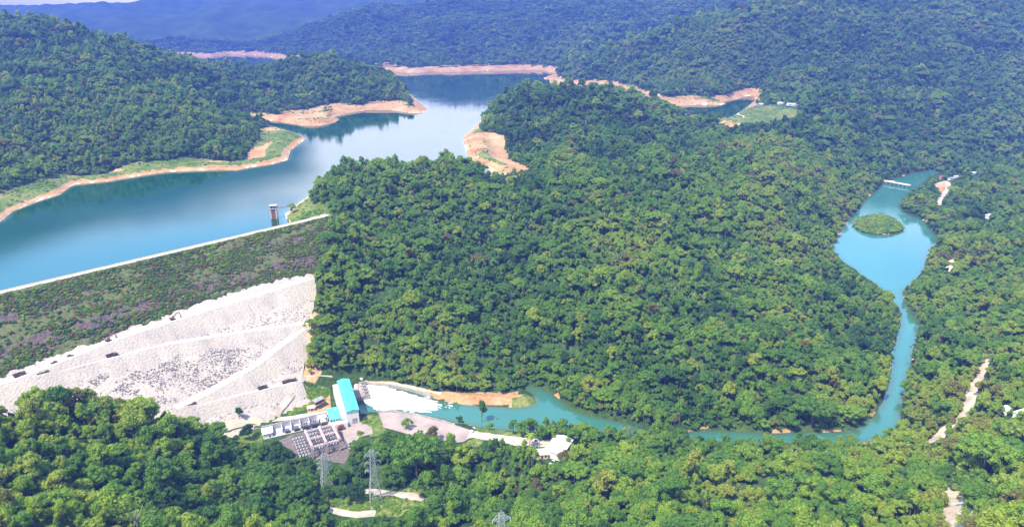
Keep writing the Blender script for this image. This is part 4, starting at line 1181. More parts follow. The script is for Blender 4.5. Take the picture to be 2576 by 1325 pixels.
# ------------------------------------------------------------------ weir bridge and far houses
b0, b1 = at(2217, 453.5, 5.0), at(2289, 466.5, 5.0)
bd = (b1 - b0)[:2]; BL = float(np.linalg.norm(bd)); BA = math.atan2(bd[1], bd[0])
br = thing('weir_bridge', (b0[0], b0[1], 0), 'narrow white bridge over the weir where the turquoise river enters the pond', 'bridge', None, BA)
MB().box((BL / 2, 0, 5.0), (BL, 5.0, 0.9)).build('deck', M['white'], br)
for sy in (-1, 1): MB().box((BL / 2, sy * 2.3, 5.9), (BL, 0.3, 0.9)).build('railing', M['white'], br)
for i in range(7): MB().box((BL * (i + 0.5) / 7, 0, 1.3), (1.4, 4.4, 6.5)).build('pier', M['concrete'], br)
MB().box((BL * 0.38, 0, 6.6), (9, 3.6, 2.2)).build('gate_hut', M['white'], br)
for X, Y, L, W, a, wm, rm, lab in [(2393, 452, 14, 9, 0.2, 'white', 'greyroof', 'grey-roofed house on the right bank above the weir bridge'),
                                   (2368, 449, 16, 9, 0.4, 'beige', 'redroof', 'dark red-roofed house at the bare clearing by the weir bridge'),
                                   (2404, 448, 7, 6, 0.1, 'white', 'whiteroof', 'tiny white house right of the grey-roofed house'),
                                   (2486, 547, 12, 8, 0.5, 'white', 'whiteroof', 'lone white house deep in the forest right of the pond'),
                                   (2450, 438, 12, 7, 0.0, 'white', 'whiteroof', 'small white house on the forested rise beyond the grey-roofed house'),
                                   (1912, 265, 26, 14, 0.1, 'white', 'whiteroof', 'white building on the grassy shore of the reservoir side arm, left one'),
                                   (1966, 262, 20, 12, -0.1, 'white', 'whiteroof', 'white building on the grassy shore, middle one of the row below the red bank'),
                                   (1996, 265, 34, 13, -0.1, 'white', 'whiteroof', 'longest white building at the right end of the grassy shore'),
                                   (2529, 1038, 8, 6, 0.4, 'white', 'whiteroof', 'tiny white-roofed hut in the forest right of the dirt road'),
                                   (2573, 1050, 11, 8, 0.4, 'white', 'whiteroof', 'white-roofed house cut by the right frame edge in the forest'),
                                   (2392, 664, 9, 7, 0.2, 'beige', 'beige', 'beige house in a small pale clearing right of the pond')]:
    p = hit(X, Y)
    house('small_house', p, L, W, 4.0, a, M[wm], M[rm], lab, 'house', 1.4, 'small houses in the valley')
    m_ = 9 if Y > 400 else 5
    (CLEAR if Y > 400 else FAR_CLEAR).append([(X - m_, Y - m_), (X + m_, Y - m_), (X + m_, Y + m_ * 0.8), (X - m_, Y + m_ * 0.8)])

# ------------------------------------------------------------------ pylons
def make_pylon(h, wb, wt):
    t = thing('lattice_pylon', (0, 0, 0), 'x', 'pylon')
    C = ((-1, -1), (1, -1), (1, 1), (-1, 1))
    def wid(z):
        k = z / h
        return wb * (1 - k / 0.55) + wt * 1.5 * (k / 0.55) if k < 0.55 else wt * 1.5 + (wt - wt * 1.5) * (k - 0.55) / 0.45
    levels = [0, 0.13, 0.25, 0.36, 0.46, 0.55, 0.62, 0.69, 0.76, 0.83, 0.9, 0.96, 1.0]
    for i, j in C:
        m_ = MB()
        for a, b in zip(levels[:-1], levels[1:]):
            wa_, wb2 = wid(a * h) / 2, wid(b * h) / 2
            m_.bar((i * wa_, j * wa_, a * h), (i * wb2, j * wb2, b * h), 0.32)
        m_.build('leg', M['steel'], t)
    m_ = MB()
    for a, b in zip(levels[:-1], levels[1:]):
        wa_, wb2 = wid(a * h) / 2, wid(b * h) / 2
        for k in range(4):
            i, j = C[k]; i2, j2 = C[(k + 1) % 4]
            m_.bar((i * wa_, j * wa_, a * h), (i2 * wb2, j2 * wb2, b * h), 0.14); m_.bar((i2 * wa_, j2 * wa_, a * h), (i * wb2, j * wb2, b * h), 0.14)
            m_.bar((i * wb2, j * wb2, b * h), (i2 * wb2, j2 * wb2, b * h), 0.14)
    m_.build('bracing', M['steel'], t)
    for z in (0.62, 0.77, 0.92):
        for sx in (-1, 1):
            m_ = MB(); w2 = wid(z * h) / 2; e = (sx * (w2 + 3.6), 0, z * h + 0.5)
            for j in (-1, 1):
                m_.bar((sx * w2, j * w2, z * h), e, 0.22); m_.bar((sx * w2, j * w2, z * h + 2.0), e, 0.2)
            for k in (0.35, 0.7):
                p = Vector((sx * w2, w2, z * h)).lerp(Vector(e), k); q = Vector((sx * w2, -w2, z * h)).lerp(Vector(e), k); m_.bar(p, q, 0.15)
            arm = m_.build('crossarm', M['steel'], t)
            MB().cyl((e[0], 0, e[2] - 0.1), (e[0], 0, e[2] - 2.0), 0.18, n=6).build('insulator', M['porcelain'], arm)
    m_ = MB(); m_.bar((-wt / 2, 0, h), (0, 0, h + 2.2), 0.25); m_.bar((wt / 2, 0, h), (0, 0, h + 2.2), 0.25); m_.build('peak', M['steel'], t)
    return t
def top_height(base, Y):
    for h in np.arange(15, 70, 0.25):
        if proj(base[0], base[1], base[2] + h)[1] < Y: return float(h)
    return 40.0
p2 = hit(945, 1258); h2 = top_height(p2, 1127)
p1 = hit(822, 1222); h1 = top_height(p1, 1139)
print('pylons', h1, h2)
py = make_pylon(h2 - 2, 8.5, 2.6); py.location = tuple(p2); py.rotation_euler = (0, 0, 0.35)
tag(py, 'tall pale lattice pylon standing by the white valley road, the right of the pair', 'pylon', 'lattice pylons')
po = copy_tree(py); po.location = tuple(p1); po.scale = (1, 1, h1 / h2); po.rotation_euler = (0, 0, 0.5)
tag(po, 'shorter lattice pylon with its feet in the trees just below the switchyard', 'pylon', 'lattice pylons')
p3 = atd(1262, 1390, 300); p3[2] = float(height(p3[0], p3[1])); h3 = top_height(p3, 1284)
pq = copy_tree(py); pq.location = tuple(p3); pq.scale = (1, 1, h3 / h2); pq.rotation_euler = (0, 0, 0.2)
tag(pq, 'lattice pylon of which only the top shows at the bottom frame edge', 'pylon', 'lattice pylons')
print('p3', p3, h3)
#PART3
# ------------------------------------------------------------------ trees
def crown_mesh(name, lobes, nleaf, leaf, seed, mat, flat=0.75, core=True):
    r_ = np.random.default_rng(seed)
    V, F, k = [], [], 0
    ico = None
    if core:
        bm = bmesh.new(); bmesh.ops.create_icosphere(bm, subdivisions=2, radius=1.0)
        ico = (np.array([q.co[:] for q in bm.verts]), np.array([[q.index for q in p.verts] for p in bm.faces])); bm.free()
    T = []; kt = 0
    Vt = []
    for (cx, cy, cz, rr) in lobes:
        c = np.array([cx, cy, cz])
        n = int(nleaf * (rr / 2.5) ** 2)
        d = r_.normal(size=(n * 2, 3)); d /= np.linalg.norm(d, axis=1)[:, None]
        d = d[d[:, 2] > -0.55][:n]; n = len(d)
        rad = rr * r_.uniform(0.78, 1.22, n)
        p = c + d * rad[:, None] * np.array([1, 1, flat])
        nr = d + r_.normal(size=(n, 3)) * 0.55 + np.array([0, 0, 0.25]); nr /= np.linalg.norm(nr, axis=1)[:, None]
        a = np.cross(nr, r_.normal(size=(n, 3))); a /= np.linalg.norm(a, axis=1)[:, None]
        b = np.cross(nr, a)
        sz = leaf * r_.uniform(0.55, 1.25, n)[:, None]
        q = np.stack([p - a * sz * 0.62, p - b * sz * 0.42 + nr * sz * 0.10, p + a * sz * 0.62, p + b * sz * 0.42 + nr * sz * 0.10], 1).reshape(-1, 3)
        V.append(q); F.append(np.arange(n * 4).reshape(n, 4) + k); k += n * 4
        if core:
            cv = ico[0] * (1 + 0.25 * (r_.uniform(0, 1, (len(ico[0]), 1)) - 0.5)) * rr * 0.72 * np.array([1, 1, flat]) + c
            Vt.append(cv); T.append(ico[1] + kt); kt += len(cv)
    V = np.concatenate(V); F = np.concatenate(F)
    if core:
        nV = len(V); V = np.concatenate([V] + Vt); T = np.concatenate(T) + nV
    return np_mesh(name, V, F, T if core else None, mat=mat)
def trunk_mesh(name, h, r, limbs, seed):
    r_ = random.Random(seed); m_ = MB()
    m_.cyl((0, 0, -1.5), (0.2, 0.1, h * 0.45), r, r * 0.7, 8); m_.cyl((0.2, 0.1, h * 0.45), (0.1, -0.2, h * 0.8), r * 0.7, r * 0.35, 8)
    for (x, y, z, rr) in limbs: m_.cyl((0.15, 0.05, h * 0.42), (x, y, z), r * 0.4, r * 0.15, 6)
    me = bpy.data.meshes.new(name); me.from_pydata(m_.v, [], m_.f); me.materials.append(M['bark'])
    return me
def lobes_dome(R_, Hc, n, seed, rl, top=0.9):
    q = np.random.default_rng(seed); L = [(0, 0, Hc + R_ * 0.35 * top, rl * 1.25)]
    for i in range(n):
        a = i * 2.399 + q.uniform(-0.3, 0.3); k = math.sqrt((i + 0.8) / n)
        L.append((math.cos(a) * R_ * k * 0.78, math.sin(a) * R_ * k * 0.78, Hc + R_ * top * (0.55 - 0.62 * k * k) + q.uniform(-0.7, 0.9), rl * q.uniform(0.7, 1.25)))
    return L
VAR = []
def variant(key, lobes, h, r, nleaf, leaf, seed, flat=0.8):
    VAR.append((key, crown_mesh('crown_leaves', lobes, nleaf, leaf, seed, M['leaf'], flat), trunk_mesh('trunk_wood', h, r, lobes[1:6], seed), max(l[2] + l[3] for l in lobes)))
def lobes_wild(R_, Hc, n, seed, r0, r1, top):
    q = np.random.default_rng(seed); L = [(q.uniform(-1, 1), q.uniform(-1, 1), Hc + top * 0.35, r1)]
    for i in range(n):
        a = q.uniform(0, 6.283); k = math.sqrt(q.uniform(0.02, 1)); st = 1 + 0.25 * math.sin(2 * a + seed)
        L.append((math.cos(a) * R_ * k * st * 0.8, math.sin(a) * R_ * k * 0.8, Hc + top * (0.6 - 0.8 * k * k) + q.normal(0, 0.9), r0 + (r1 - r0) * q.uniform(0, 1) ** 1.6))
    return L
variant('round', lobes_wild(5.6, 8.6, 20, 1, 1.1, 2.3, 4.6), 11, 0.38, 150, 0.78, 1)
variant('broad', lobes_wild(7.6, 8.4, 30, 2, 1.1, 2.2, 4.2), 11, 0.45, 150, 0.8, 2)
variant('tall', lobes_wild(4.0, 11.5, 18, 3, 1.0, 2.0, 7.0), 14, 0.36, 150, 0.75, 3, 1.0)
variant('irregular', lobes_wild(6.4, 9.0, 15, 4, 1.0, 2.6, 6.5), 12, 0.4, 150, 0.8, 4)
variant('umbrella', [(math.cos(i * 2.4) * 1.5 * math.sqrt(i), math.sin(i * 2.4) * 1.5 * math.sqrt(i), 10.6 - 0.08 * i + (i % 3) * 0.6, 1.3 + (i % 4) * 0.28) for i in range(30)], 11, 0.5, 160, 0.7, 5, 0.5)
variant('clumpy', lobes_wild(6.0, 7.6, 34, 6, 0.8, 1.7, 5.0), 10, 0.36, 200, 0.62, 6)
variant('low', lobes_wild(4.6, 4.4, 16, 7, 0.9, 1.8, 3.0), 6, 0.28, 150, 0.68, 7)
# an open crown: thin leaf clumps at the ends of pale limbs
_q = np.random.default_rng(80); OPEN = [(math.cos(i * 2.4) * (1.2 + 0.42 * i), math.sin(i * 2.4) * (1.2 + 0.42 * i), 9.2 + _q.uniform(-1.4, 2.6), _q.uniform(0.9, 1.5)) for i in range(13)]
def open_tree():
    m_ = MB(); m_.cyl((0, 0, -1.5), (0.2, 0.1, 6.5), 0.34, 0.26, 8)
    for (cx_, cy_, cz_, rr) in OPEN: m_.cyl((0.2, 0.1, 5.6), (cx_ * 0.5, cy_ * 0.5, 8.0), 0.2, 0.13, 5); m_.cyl((cx_ * 0.5, cy_ * 0.5, 8.0), (cx_, cy_, cz_), 0.13, 0.06, 5)
    me = bpy.data.meshes.new('trunk_wood'); me.from_pydata(m_.v, [], m_.f); me.materials.append(plain('pale_bark', (0.34, 0.30, 0.25), 0.9, 0.25, 1.0)); return me
VAR.append(('open', crown_mesh('crown_leaves', OPEN, 110, 0.7, 81, M['leaf'], 0.7, False), open_tree(), 13.0))
BUSH = crown_mesh('bush_leaves', [(0, 0, 0.9, 1.3), (1.0, 0.4, 0.6, 1.0), (-0.8, 0.7, 0.6, 0.9), (0.2, -1.0, 0.5, 0.9)], 150, 0.45, 9, M['leaf'])

# candidate places
def jitter_grid(d0, d1, sp):
    ys = np.arange(d0, d1, sp * 0.866); out = []
    for i, y in enumerate(ys):
        w = y * 0.86 + 30
        xs = np.arange(-w, w, sp) + (i % 2) * sp / 2
        out.append(np.stack([xs, np.full(len(xs), y)], 1))
    p = np.concatenate(out); return p + rng.uniform(-0.42, 0.42, p.shape) * sp
BANDS = [(215, 420, 6.0, 0.80), (420, 760, 5.2, 0.69), (760, 1500, 6.2, 0.76), (1500, 2700, 9.0, 1.05), (2700, 5300, 16.0, 1.7)]
PT, SC = [], []
for d0, d1, sp, s in BANDS:
    p = jitter_grid(d0, d1, sp); PT.append(p)
    g_ = rng.uniform(0, 1, len(p)); SC.append(s * (0.46 + 0.68 * g_ + 0.9 * (g_ > 0.93) * rng.uniform(0.2, 1.0, len(p))))
PT, SC = np.concatenate(PT), np.concatenate(SC)
x, y = PT[:, 0], PT[:, 1]
z = height(x, y)
hgt = SC * 13.0
a0, b0_ = proj(x, y, z); a1, b1_ = proj(x, y, z + hgt * 0.85)
ok = (a0 > -260) & (a0 < 2576 + 260) & (b1_ < 1325 + 170)
x, y, z, SC, hgt = x[ok], y[ok], z[ok], SC[ok], hgt[ok]
sdr, sdv = sd_res(x, y), sd_riv(x, y)
s_, t_ = dam_st(x, y)
vis_side = (t_ > -14) & (s_ > -60)
tl_ = 10.0 + 9.0 * sstep(1500, 3200, y) + 6.0 * (fbm(x / 90, y / 90, 3) - 0.5)
W_ = np.clip(y * 0.045, 30, 170) * 1.3
ok = (sdr > 2) & ~((sdr < W_) & (z < ZL + tl_ + 1.0) & ~vis_side) & (sdv > 1.5)
ok &= ~((sdr < W_) & (z > ZL) & (z < ZL + tl_) & (y > 820))
dm = sdist(x, y, DAM_FOOT); ok &= dm > 2.0
ok &= ~((fbm(x / 16, y / 16, 88, 2) > 0.74) & (rng.uniform(0, 1, len(x)) < 0.8))
x, y, z, SC, hgt = x[ok], y[ok], z[ok], SC[ok], hgt[ok]
bad = np.zeros(len(x), bool)
nearm = y < 1500
for k in (0.0, 0.25, 0.5, 0.75, 1.0):
    a, b = proj(x, y, z + hgt * k)
    for poly in CLEAR: bad |= inpoly(a, b, poly) & nearm
    for poly in FAR_CLEAR: bad |= inpoly(a, b, poly) & (y > 800) & (y < 2600)
for poly in GRASSES[4:6]: 
    a, b = proj(x, y, z); bad |= inpoly(a, b, poly) & nearm
a, b = proj(x, y, z); bad |= inpoly(a, b, GRASSES[6]) & nearm & (rng.uniform(0, 1, len(x)) < 0.9)
# line of sight
vis = np.ones(len(x), bool)
for f in np.linspace(0.12, 0.985, 70):
    g_ = height(x * f, y * f); zz = CAM_H + (z + hgt + 6 - CAM_H) * f
    vis &= ~((g_ > zz) & (y * f > 175))
ok = ~bad & vis
x, y, z, SC, hgt = x[ok], y[ok], z[ok], SC[ok], hgt[ok]
n = len(x)
# the island and low scrub by the water carry smaller growth
isl = sdist(x, y, ISLE) < 2
SC = np.where(isl, SC * 0.75, SC)
kind_n = fbm(x / 70, y / 70, 61)
base_p = np.array([0.20, 0.13, 0.12, 0.18, 0.06, 0.22, 0.06, 0.03])
vid = rng.choice(8, n, p=base_p)
patch = fbm(x / 55, y / 55, 61)
vid = np.where((patch > 0.60) & (rng.uniform(0, 1, n) < 0.6), 5, vid); vid = np.where((patch < 0.40) & (rng.uniform(0, 1, n) < 0.5), 2, vid)
tint = 0.52 + 0.62 * (fbm(x / 190, y / 190, 62) - 0.5) + 0.60 * (fbm(x / 38, y / 38, 66) - 0.5) + 0.40 * (ridged(x / 165.0, y / 165.0, 21) - 0.6) + rng.normal(0, 0.13, n) + 0.17 * (1 - sstep(300, 650, y)) - 0.12 * sstep(900, 1600, y) + 0.26 * isl
tint = np.clip(tint, 0.02, 0.88)
tint = np.where(rng.uniform(0, 1, n) < 0.012, 1.0, tint)
tint = np.where(rng.uniform(0, 1, n) < 0.04, 0.86, tint)
rot = rng.uniform(0, 6.28, n)
# the nearest trees in the frame are things of their own
a, b = proj(x, y, z + hgt * 0.7)
inf = (a > 15) & (a < 2561) & (b > 20) & (b < 1312)
order = np.argsort(-(SC * np.array([0.85, 1.1, 0.75, 0.95, 1.1, 0.95, 0.7, 0.9])[vid] / np.hypot(y, z - CAM_H)) * inf)
NTREE = 270
near_i = order[:NTREE]
TINTN = [(0.2, 'very dark green'), (0.36, 'dark green'), (0.5, 'mid green'), (0.64, 'fresh green'), (0.89, 'yellow-green'), (2, 'brownish olive')]
SHAPE = ['round tree', 'broad tree', 'tall tree', 'uneven tree', 'umbrella-shaped tree', 'clumpy tree', 'low tree', 'thin open tree']
def place_name(X, Y):
    row = 'at the bottom edge' if Y > 1255 else ('mid forest' if Y > 1170 else 'at the forest fringe')
    for lim, nm in ((260, 'near the left frame edge'), (520, 'below the white rock face'), (790, 'left of the pylons'), (1000, 'around the pylons'), (1250, 'below the pinkish apron'), (1480, 'below the white warehouse'),
                    (1800, 'right of the warehouse'), (2100, 'below the narrow river reach'), (2340, 'below the river bend'), (9999, 'beside the right-hand dirt road')):
        if X < lim: return row + ' ' + nm
PROTO = {}
def tree(v, loc, s, rz, ti, label, group, name='broadleaf_tree', sz=1.0):
    o = thing(name, loc, label, 'tree', group, rz); o.scale = (s, s, s * sz)
    if v not in PROTO:
        c = link('crown', VAR[v][1], o); t = link('trunk', VAR[v][2], o); PROTO[v] = (c, t)
    else:
        c, t = PROTO[v][0].copy(), PROTO[v][1].copy()
        for q in (c, t): COL.objects.link(q); q.parent = o
    c['tint'] = float(ti); t['tint'] = float(ti)
    return o
# trees that stand out in the photo
def place(X, Y, v, s, ti, label, name='broadleaf_tree', sz=1.0, cat=None):
    p = hit(X, Y); return tree(v, (p[0], p[1], p[2]), s, random.uniform(0, 6), ti, label, None, name, sz)
KEEP = []
for args in [(1050, 1212, 4, 2.05, 0.52, 'huge spreading rain tree with layered crown, right of the taller pylon', 'rain_tree', 1.5),
             (2040, 1075, 4, 1.7, 0.40, 'dark layered umbrella tree on the far bank of the narrow river reach', 'rain_tree', 1.3),
             (604, 1062, 2, 0.85, 0.10, 'dark grey-green tree standing alone at the toe of the rock face', 'broadleaf_tree', 1.0),
             (628, 1103, 0, 1.0, 0.04, 'dark ball-shaped tree beside the plant road left of the white hut', 'broadleaf_tree', 1.0),
             (1213, 1072, 2, 1.0, 0.30, 'tall loose tree on the near river bank, right of the parked car', 'broadleaf_tree', 1.5),
             (1157, 1066, 6, 0.85, 0.12, 'small dark tree at the river edge left of the tall loose tree', 'broadleaf_tree', 1.2),
             (1252, 1068, 6, 0.55, 0.15, 'slim small tree on the near river bank right of the tall loose tree', 'broadleaf_tree', 1.6),
             (1025, 1078, 5, 0.8, 0.60, 'small bushy tree standing on the pinkish apron', 'broadleaf_tree', 1.0),
             (1092, 1112, 0, 1.0, 1.0, 'dark maroon-brown round tree at the lower edge of the pinkish apron', 'broadleaf_tree', 1.1),
             (1420, 1165, 5, 0.95, 1.0, 'brownish dark round tree right below the white warehouse', 'broadleaf_tree', 1.0),
             (1440, 1118, 5, 1.2, 0.42, 'green tree crowding the right end of the white warehouse', 'broadleaf_tree', 1.1),
             (1335, 1096, 3, 1.0, 0.45, 'grey-green tree on the river bank above the palm', 'broadleaf_tree', 1.2),
             (1292, 1090, 3, 0.75, 0.36, 'small green tree on the river bank strip left of the palm', 'broadleaf_tree', 1.2),
             (1312, 1096, 1, 0.80, 0.50, 'broad green tree on the bank strip just above the palm', 'broadleaf_tree', 1.3),
             (1362, 1106, 0, 0.95, 0.34, 'dark green round tree between river and warehouse, left one', 'broadleaf_tree', 1.1),
             (1388, 1106, 5, 1.05, 0.55, 'fresh green clumpy tree between river and warehouse, middle one', 'broadleaf_tree', 1.1),
             (1415, 1104, 3, 1.05, 0.40, 'uneven dark green tree between river and warehouse, right one', 'broadleaf_tree', 1.2),
             (1468, 1108, 1, 1.10, 0.60, 'broad light green tree at the river bank right of the warehouse', 'broadleaf_tree', 1.1),
             (1232, 1078, 6, 0.8, 0.62, 'low bright green tree at the river edge beside the tall loose tree', 'broadleaf_tree', 1.0),
             (1525, 1255, 3, 1.6, 0.86, 'bright yellow-green tree with bare pale limbs in the near forest', 'broadleaf_tree', 1.0),
             (2060, 985, 6, 1.0, 0.86, 'bright yellow tree above the river on the central hill', 'broadleaf_tree', 1.2),
             (2105, 775, 1, 1.4, 0.84, 'broad yellow-green tree on the central hill left of the pond outlet', 'broadleaf_tree', 1.0),
             (922, 712, 1, 1.3, 0.74, 'light green tree on the left flank of the central hill', 'broadleaf_tree', 1.0),
             (736, 535, 0, 0.95, 0.66, 'bright green round tree on the grassy shore beside the intake tower', 'broadleaf_tree', 1.0),
             (2470, 1195, 4, 1.9, 0.66, 'big layered yellow-green tree above the bottom dirt road', 'rain_tree', 1.2),
             (890, 1262, 1, 1.1, 0.14, 'dark bushy tree left of the taller pylon between the two valley roads', 'broadleaf_tree', 1.0),
             (150, 1042, 1, 1.35, 0.12, 'tall dark tree topping the near ridge against the white rock face', 'broadleaf_tree', 1.1)]:
    X, Y, v, s, ti, lab, nm, sz = args
    o = place(X, Y, v, s, ti, lab, nm, sz); KEEP.append((o.location.x, o.location.y, s * 4.5))
for i in near_i:
    nm_t = next(nm for lim, nm in TINTN if tint[i] < lim)
    X, Y = a[i], b[i]
    tree(int(vid[i]), (x[i], y[i], z[i] - 0.4), float(SC[i]), float(rot[i]), float(tint[i]), '%s %s, %s' % (nm_t, SHAPE[vid[i]], place_name(X, Y)), 'trees of the near forest')
rest = np.ones(n, bool); rest[near_i] = False
for kx, ky, kr in KEEP: rest &= (x - kx) ** 2 + (y - ky) ** 2 > kr * kr
print('trees', n, 'stuff', rest.sum())
def gn_scatter(name, pts, scl, rotz, vids, tints, sources):
    me = np_mesh(name, pts)
    set_attr(me, 'scl', scl, 'FLOAT_VECTOR'); set_attr(me, 'rot', np.stack([0 * rotz, 0 * rotz, rotz], 1), 'FLOAT_VECTOR'); set_attr(me, 'vid', vids, 'INT'); set_attr(me, 'tint', tints)
    o = tag(link(name, me), kind='stuff')
    ng = bpy.data.node_groups.new(name, 'GeometryNodeTree')
    ng.interface.new_socket('Geometry', in_out='INPUT', socket_type='NodeSocketGeometry'); ng.interface.new_socket('Geometry', in_out='OUTPUT', socket_type='NodeSocketGeometry')
    N_, L_ = ng.nodes, ng.links
    gi, go = N_.new('NodeGroupInput'), N_.new('NodeGroupOutput')
    def attr(nm, dt):
        k = N_.new('GeometryNodeInputNamedAttribute'); k.data_type = dt; k.inputs['Name'].default_value = nm; return k.outputs['Attribute']
    sA, rA, vA = attr('scl', 'FLOAT_VECTOR'), attr('rot', 'FLOAT_VECTOR'), attr('vid', 'INT')
    jn = N_.new('GeometryNodeJoinGeometry')
    for k, obs in sources.items():
        c = N_.new('FunctionNodeCompare'); c.data_type = 'INT'; c.operation = 'EQUAL'
        L_.new(vA, c.inputs[2]); c.inputs[3].default_value = k
        src = N_.new('GeometryNodeJoinGeometry')
        for ob in obs:
            oi = N_.new('GeometryNodeObjectInfo'); oi.transform_space = 'ORIGINAL'; oi.inputs['Object'].default_value = ob
            L_.new(oi.outputs['Geometry'], src.inputs[0])
        ip = N_.new('GeometryNodeInstanceOnPoints')
        L_.new(gi.outputs[0], ip.inputs['Points']); L_.new(c.outputs[0], ip.inputs['Selection']); L_.new(src.outputs[0], ip.inputs['Instance'])
        L_.new(rA, ip.inputs['Rotation']); L_.new(sA, ip.inputs['Scale']); L_.new(ip.outputs[0], jn.inputs[0])
    L_.new(jn.outputs[0], go.inputs[0])
    md = o.modifiers.new('scatter', 'NODES'); md.node_group = ng
    return o
sv = SC[rest]
gn_scatter('forest', np.stack([x, y, z - 0.4], 1)[rest], np.stack([sv, sv, sv * rng.uniform(0.85, 1.3, len(sv)) * (1 - 0.45 * sstep(3000, 5000, y[rest]))], 1), rot[rest], vid[rest], tint[rest], {k: list(PROTO[k]) for k in PROTO})

# bushes: a few of their own by the plant, the rest as scrub on the dam and the lawns
bush0 = None
for X, Y, s, lab in [(775, 1000, 1.6, 'round bush on the lawn between rock face and power house'), (757, 1022, 1.3, 'small bush on the lawn close to the access road'), (915, 1064, 1.4, 'yellowish bush beside the power house corner'),
                     (928, 1060, 1.2, 'dark bush on the grass strip by the pinkish apron'), (905, 1092, 1.8, 'round trimmed bush in the entrance yard')]:
    p = hit(X, Y)
    if bush0 is None: o = bush0 = link('bush', BUSH)
    else: o = bush0.copy(); COL.objects.link(o)
    o.location = tuple(p); o.scale = (s, s, s); o['tint'] = random.uniform(0.35, 0.8); tag(o, lab, 'bush', 'bushes around the power house')
s = rng.uniform(0, 460, 36000); t = rng.uniform(1, 110, 36000)
nn_ = fbm(s / 34, t / 9, 91); band = fbm(s / 60, t / 7.0, 95)
ok = (t < veg_t(s) - 1.0) & (s > groin_s(t) + 1) & (rng.uniform(0, 1, len(s)) < (sstep(0.36, 0.52, nn_) * 0.85 + 0.12) * (1 - 0.85 * np.clip(purple(s, t), 0, 1)))
s, t = s[ok], t[ok]; x2, y2 = dam_xy(s, t)
P_ = [np.stack([x2, y2, dam_z(t) - 0.2], 1)]; S_ = [rng.uniform(0.35, 1.25, len(s))]; T_ = [np.where(rng.uniform(0, 1, len(s)) < 0.40, 1.0, 0) + np.clip(0.38 + 0.5 * (fbm(s / 30, t / 12, 97) - 0.5) + rng.normal(0, 0.2, len(s)), 0.05, 1.0)]
q = rng.uniform(0, 1, (900, 2)); pp = []
for X, Y in np.stack([735 + 100 * q[:, 0], 975 + 70 * q[:, 1]], 1):
    if inpoly(np.array([X]), np.array([Y]), GRASSES[0])[0]: pp.append(hit(X, Y))
for X, Y in np.stack([700 + 130 * q[:400, 0], 500 + 70 * q[:400, 1]], 1):
    if inpoly(np.array([X]), np.array([Y]), GRASSES[6])[0] and fbm(np.array([X / 14]), np.array([Y / 8]), 5)[0] > 0.52: pp.append(hit(X, Y))
pp = np.array(pp); P_.append(pp); S_.append(rng.uniform(0.25, 0.9, len(pp))); T_.append(rng.uniform(0.35, 0.75, len(pp)))
q = rng.uniform(0, 1, (500, 2)); p4 = []
for X, Y in np.stack([830 + 240 * q[:, 0], 1225 + 75 * q[:, 1]], 1):
    if inpoly(np.array([X]), np.array([Y]), GRASSES[3])[0] and not any(inpoly(np.array([X]), np.array([Y]), c)[0] for c in CLEAR[:17]): p4.append(hit(X, Y))
p4 = np.array(p4); P_.append(p4); S_.append(rng.uniform(0.2, 0.8, len(p4))); T_.append(rng.uniform(0.4, 0.8, len(p4)))
q = rng.uniform(0, 1, (2500, 2)); ix = min(p[0] for p in ISLE); jx = max(p[0] for p in ISLE); iy = min(p[1] for p in ISLE); jy = max(p[1] for p in ISLE)
xi, yi = ix + (jx - ix) * q[:, 0], iy + (jy - iy) * q[:, 1]; ok = sdist(xi, yi, ISLE) < -1.5; xi, yi = xi[ok], yi[ok]
P_.append(np.stack([xi, yi, height(xi, yi) - 0.2], 1)); S_.append(1.0 + 2.6 * rng.uniform(0, 1, len(xi)) ** 2); T_.append(np.clip(rng.normal(0.62, 0.22, len(xi)), 0.1, 1.0))
q = rng.uniform(0, 1, (60000, 2)); yb = 700 + 1500 * q[:, 0]; xb = (q[:, 1] * 1.3 - 0.85) * yb
zb = height(xb, yb); sb = sd_res(xb, yb); eb_ = zb - ZL; ss_, tt_ = dam_st(xb, yb)
ok = (sb > 3) & (sb < yb * 0.055) & (eb_ > 2.5) & (eb_ < 17) & ~((tt_ > -14) & (ss_ > -60)) & (rng.uniform(0, 1, len(xb)) < sstep(2.5, 11, eb_) * sstep(0.42, 0.62, fbm(xb / 45, yb / 45, 19)))
P_.append(np.stack([xb, yb, zb - 0.2], 1)[ok]); S_.append(rng.uniform(0.4, 1.5, ok.sum())); T_.append(np.clip(rng.normal(0.5, 0.18, ok.sum()), 0.05, 0.9))
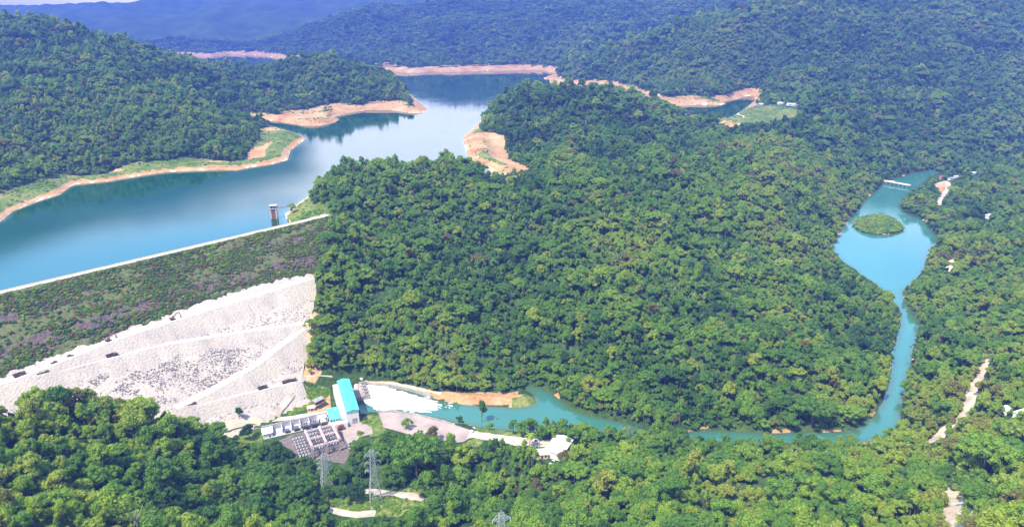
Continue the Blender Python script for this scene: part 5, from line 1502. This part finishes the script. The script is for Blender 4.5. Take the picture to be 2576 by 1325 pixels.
P_, S_, T_ = np.concatenate(P_), np.concatenate(S_), np.concatenate(T_)
gn_scatter('scrub', P_, np.stack([S_, S_, S_ * 0.8], 1), rng.uniform(0, 6.28, len(S_)), np.zeros(len(S_), int), T_, {0: [bush0]})

# palm by the sand road
pp = hit(1332, 1128)
pm = thing('coconut_palm', pp, 'coconut palm with drooping fronds beside the sand road and beige house', 'palm')
MB().cyl((0, 0, -0.5), (0.3, 0.1, 7), 0.3, 0.24).cyl((0.3, 0.1, 7), (0.4, 0.3, 13), 0.24, 0.18).build('trunk', M['bark'], pm)
fr = MB()
for i in range(15):
    a_ = i * 2.4; el = 0.75 - 0.09 * i
    p = Vector((0.4, 0.3, 13))
    for k in range(6):
        d = Vector((math.cos(a_) * math.cos(el), math.sin(a_) * math.cos(el), math.sin(el))); q = p + d * 0.95
        sd_ = Vector((-math.sin(a_), math.cos(a_), 0)); w = 0.75 * math.sin(math.pi * (k + 0.7) / 7.2); w2 = 0.75 * math.sin(math.pi * (k + 1.7) / 7.2)
        dn = Vector((0, 0, -0.4))
        fr.add([p - sd_ * w + dn * w, p, p + sd_ * w + dn * w, q - sd_ * w2 + dn * w2, q, q + sd_ * w2 + dn * w2], [(0, 1, 4, 3), (1, 2, 5, 4)])
        p = q; el -= 0.30
fo = fr.build('fronds', M['leaf'], pm); fo['tint'] = 0.7

# ------------------------------------------------------------------ air
hz = MB().box((0, 4700, 285), (21600, 9800, 600)).build('haze', M['white'])
m = bpy.data.materials.new('haze_air'); m.use_nodes = True
for q in list(m.node_tree.nodes):
    if q.type == 'BSDF_PRINCIPLED': m.node_tree.nodes.remove(q)
pv = m.node_tree.nodes.new('ShaderNodeVolumePrincipled')
pv.inputs['Color'].default_value = (0.10, 0.175, 0.74, 1)
pv.inputs['Density'].default_value = 0.000145
pv.inputs['Anisotropy'].default_value = 0.0
m.node_tree.links.new(pv.outputs[0], m.node_tree.nodes['Material Output'].inputs['Volume'])
hz.data.materials[0] = m
tag(hz, kind='stuff')
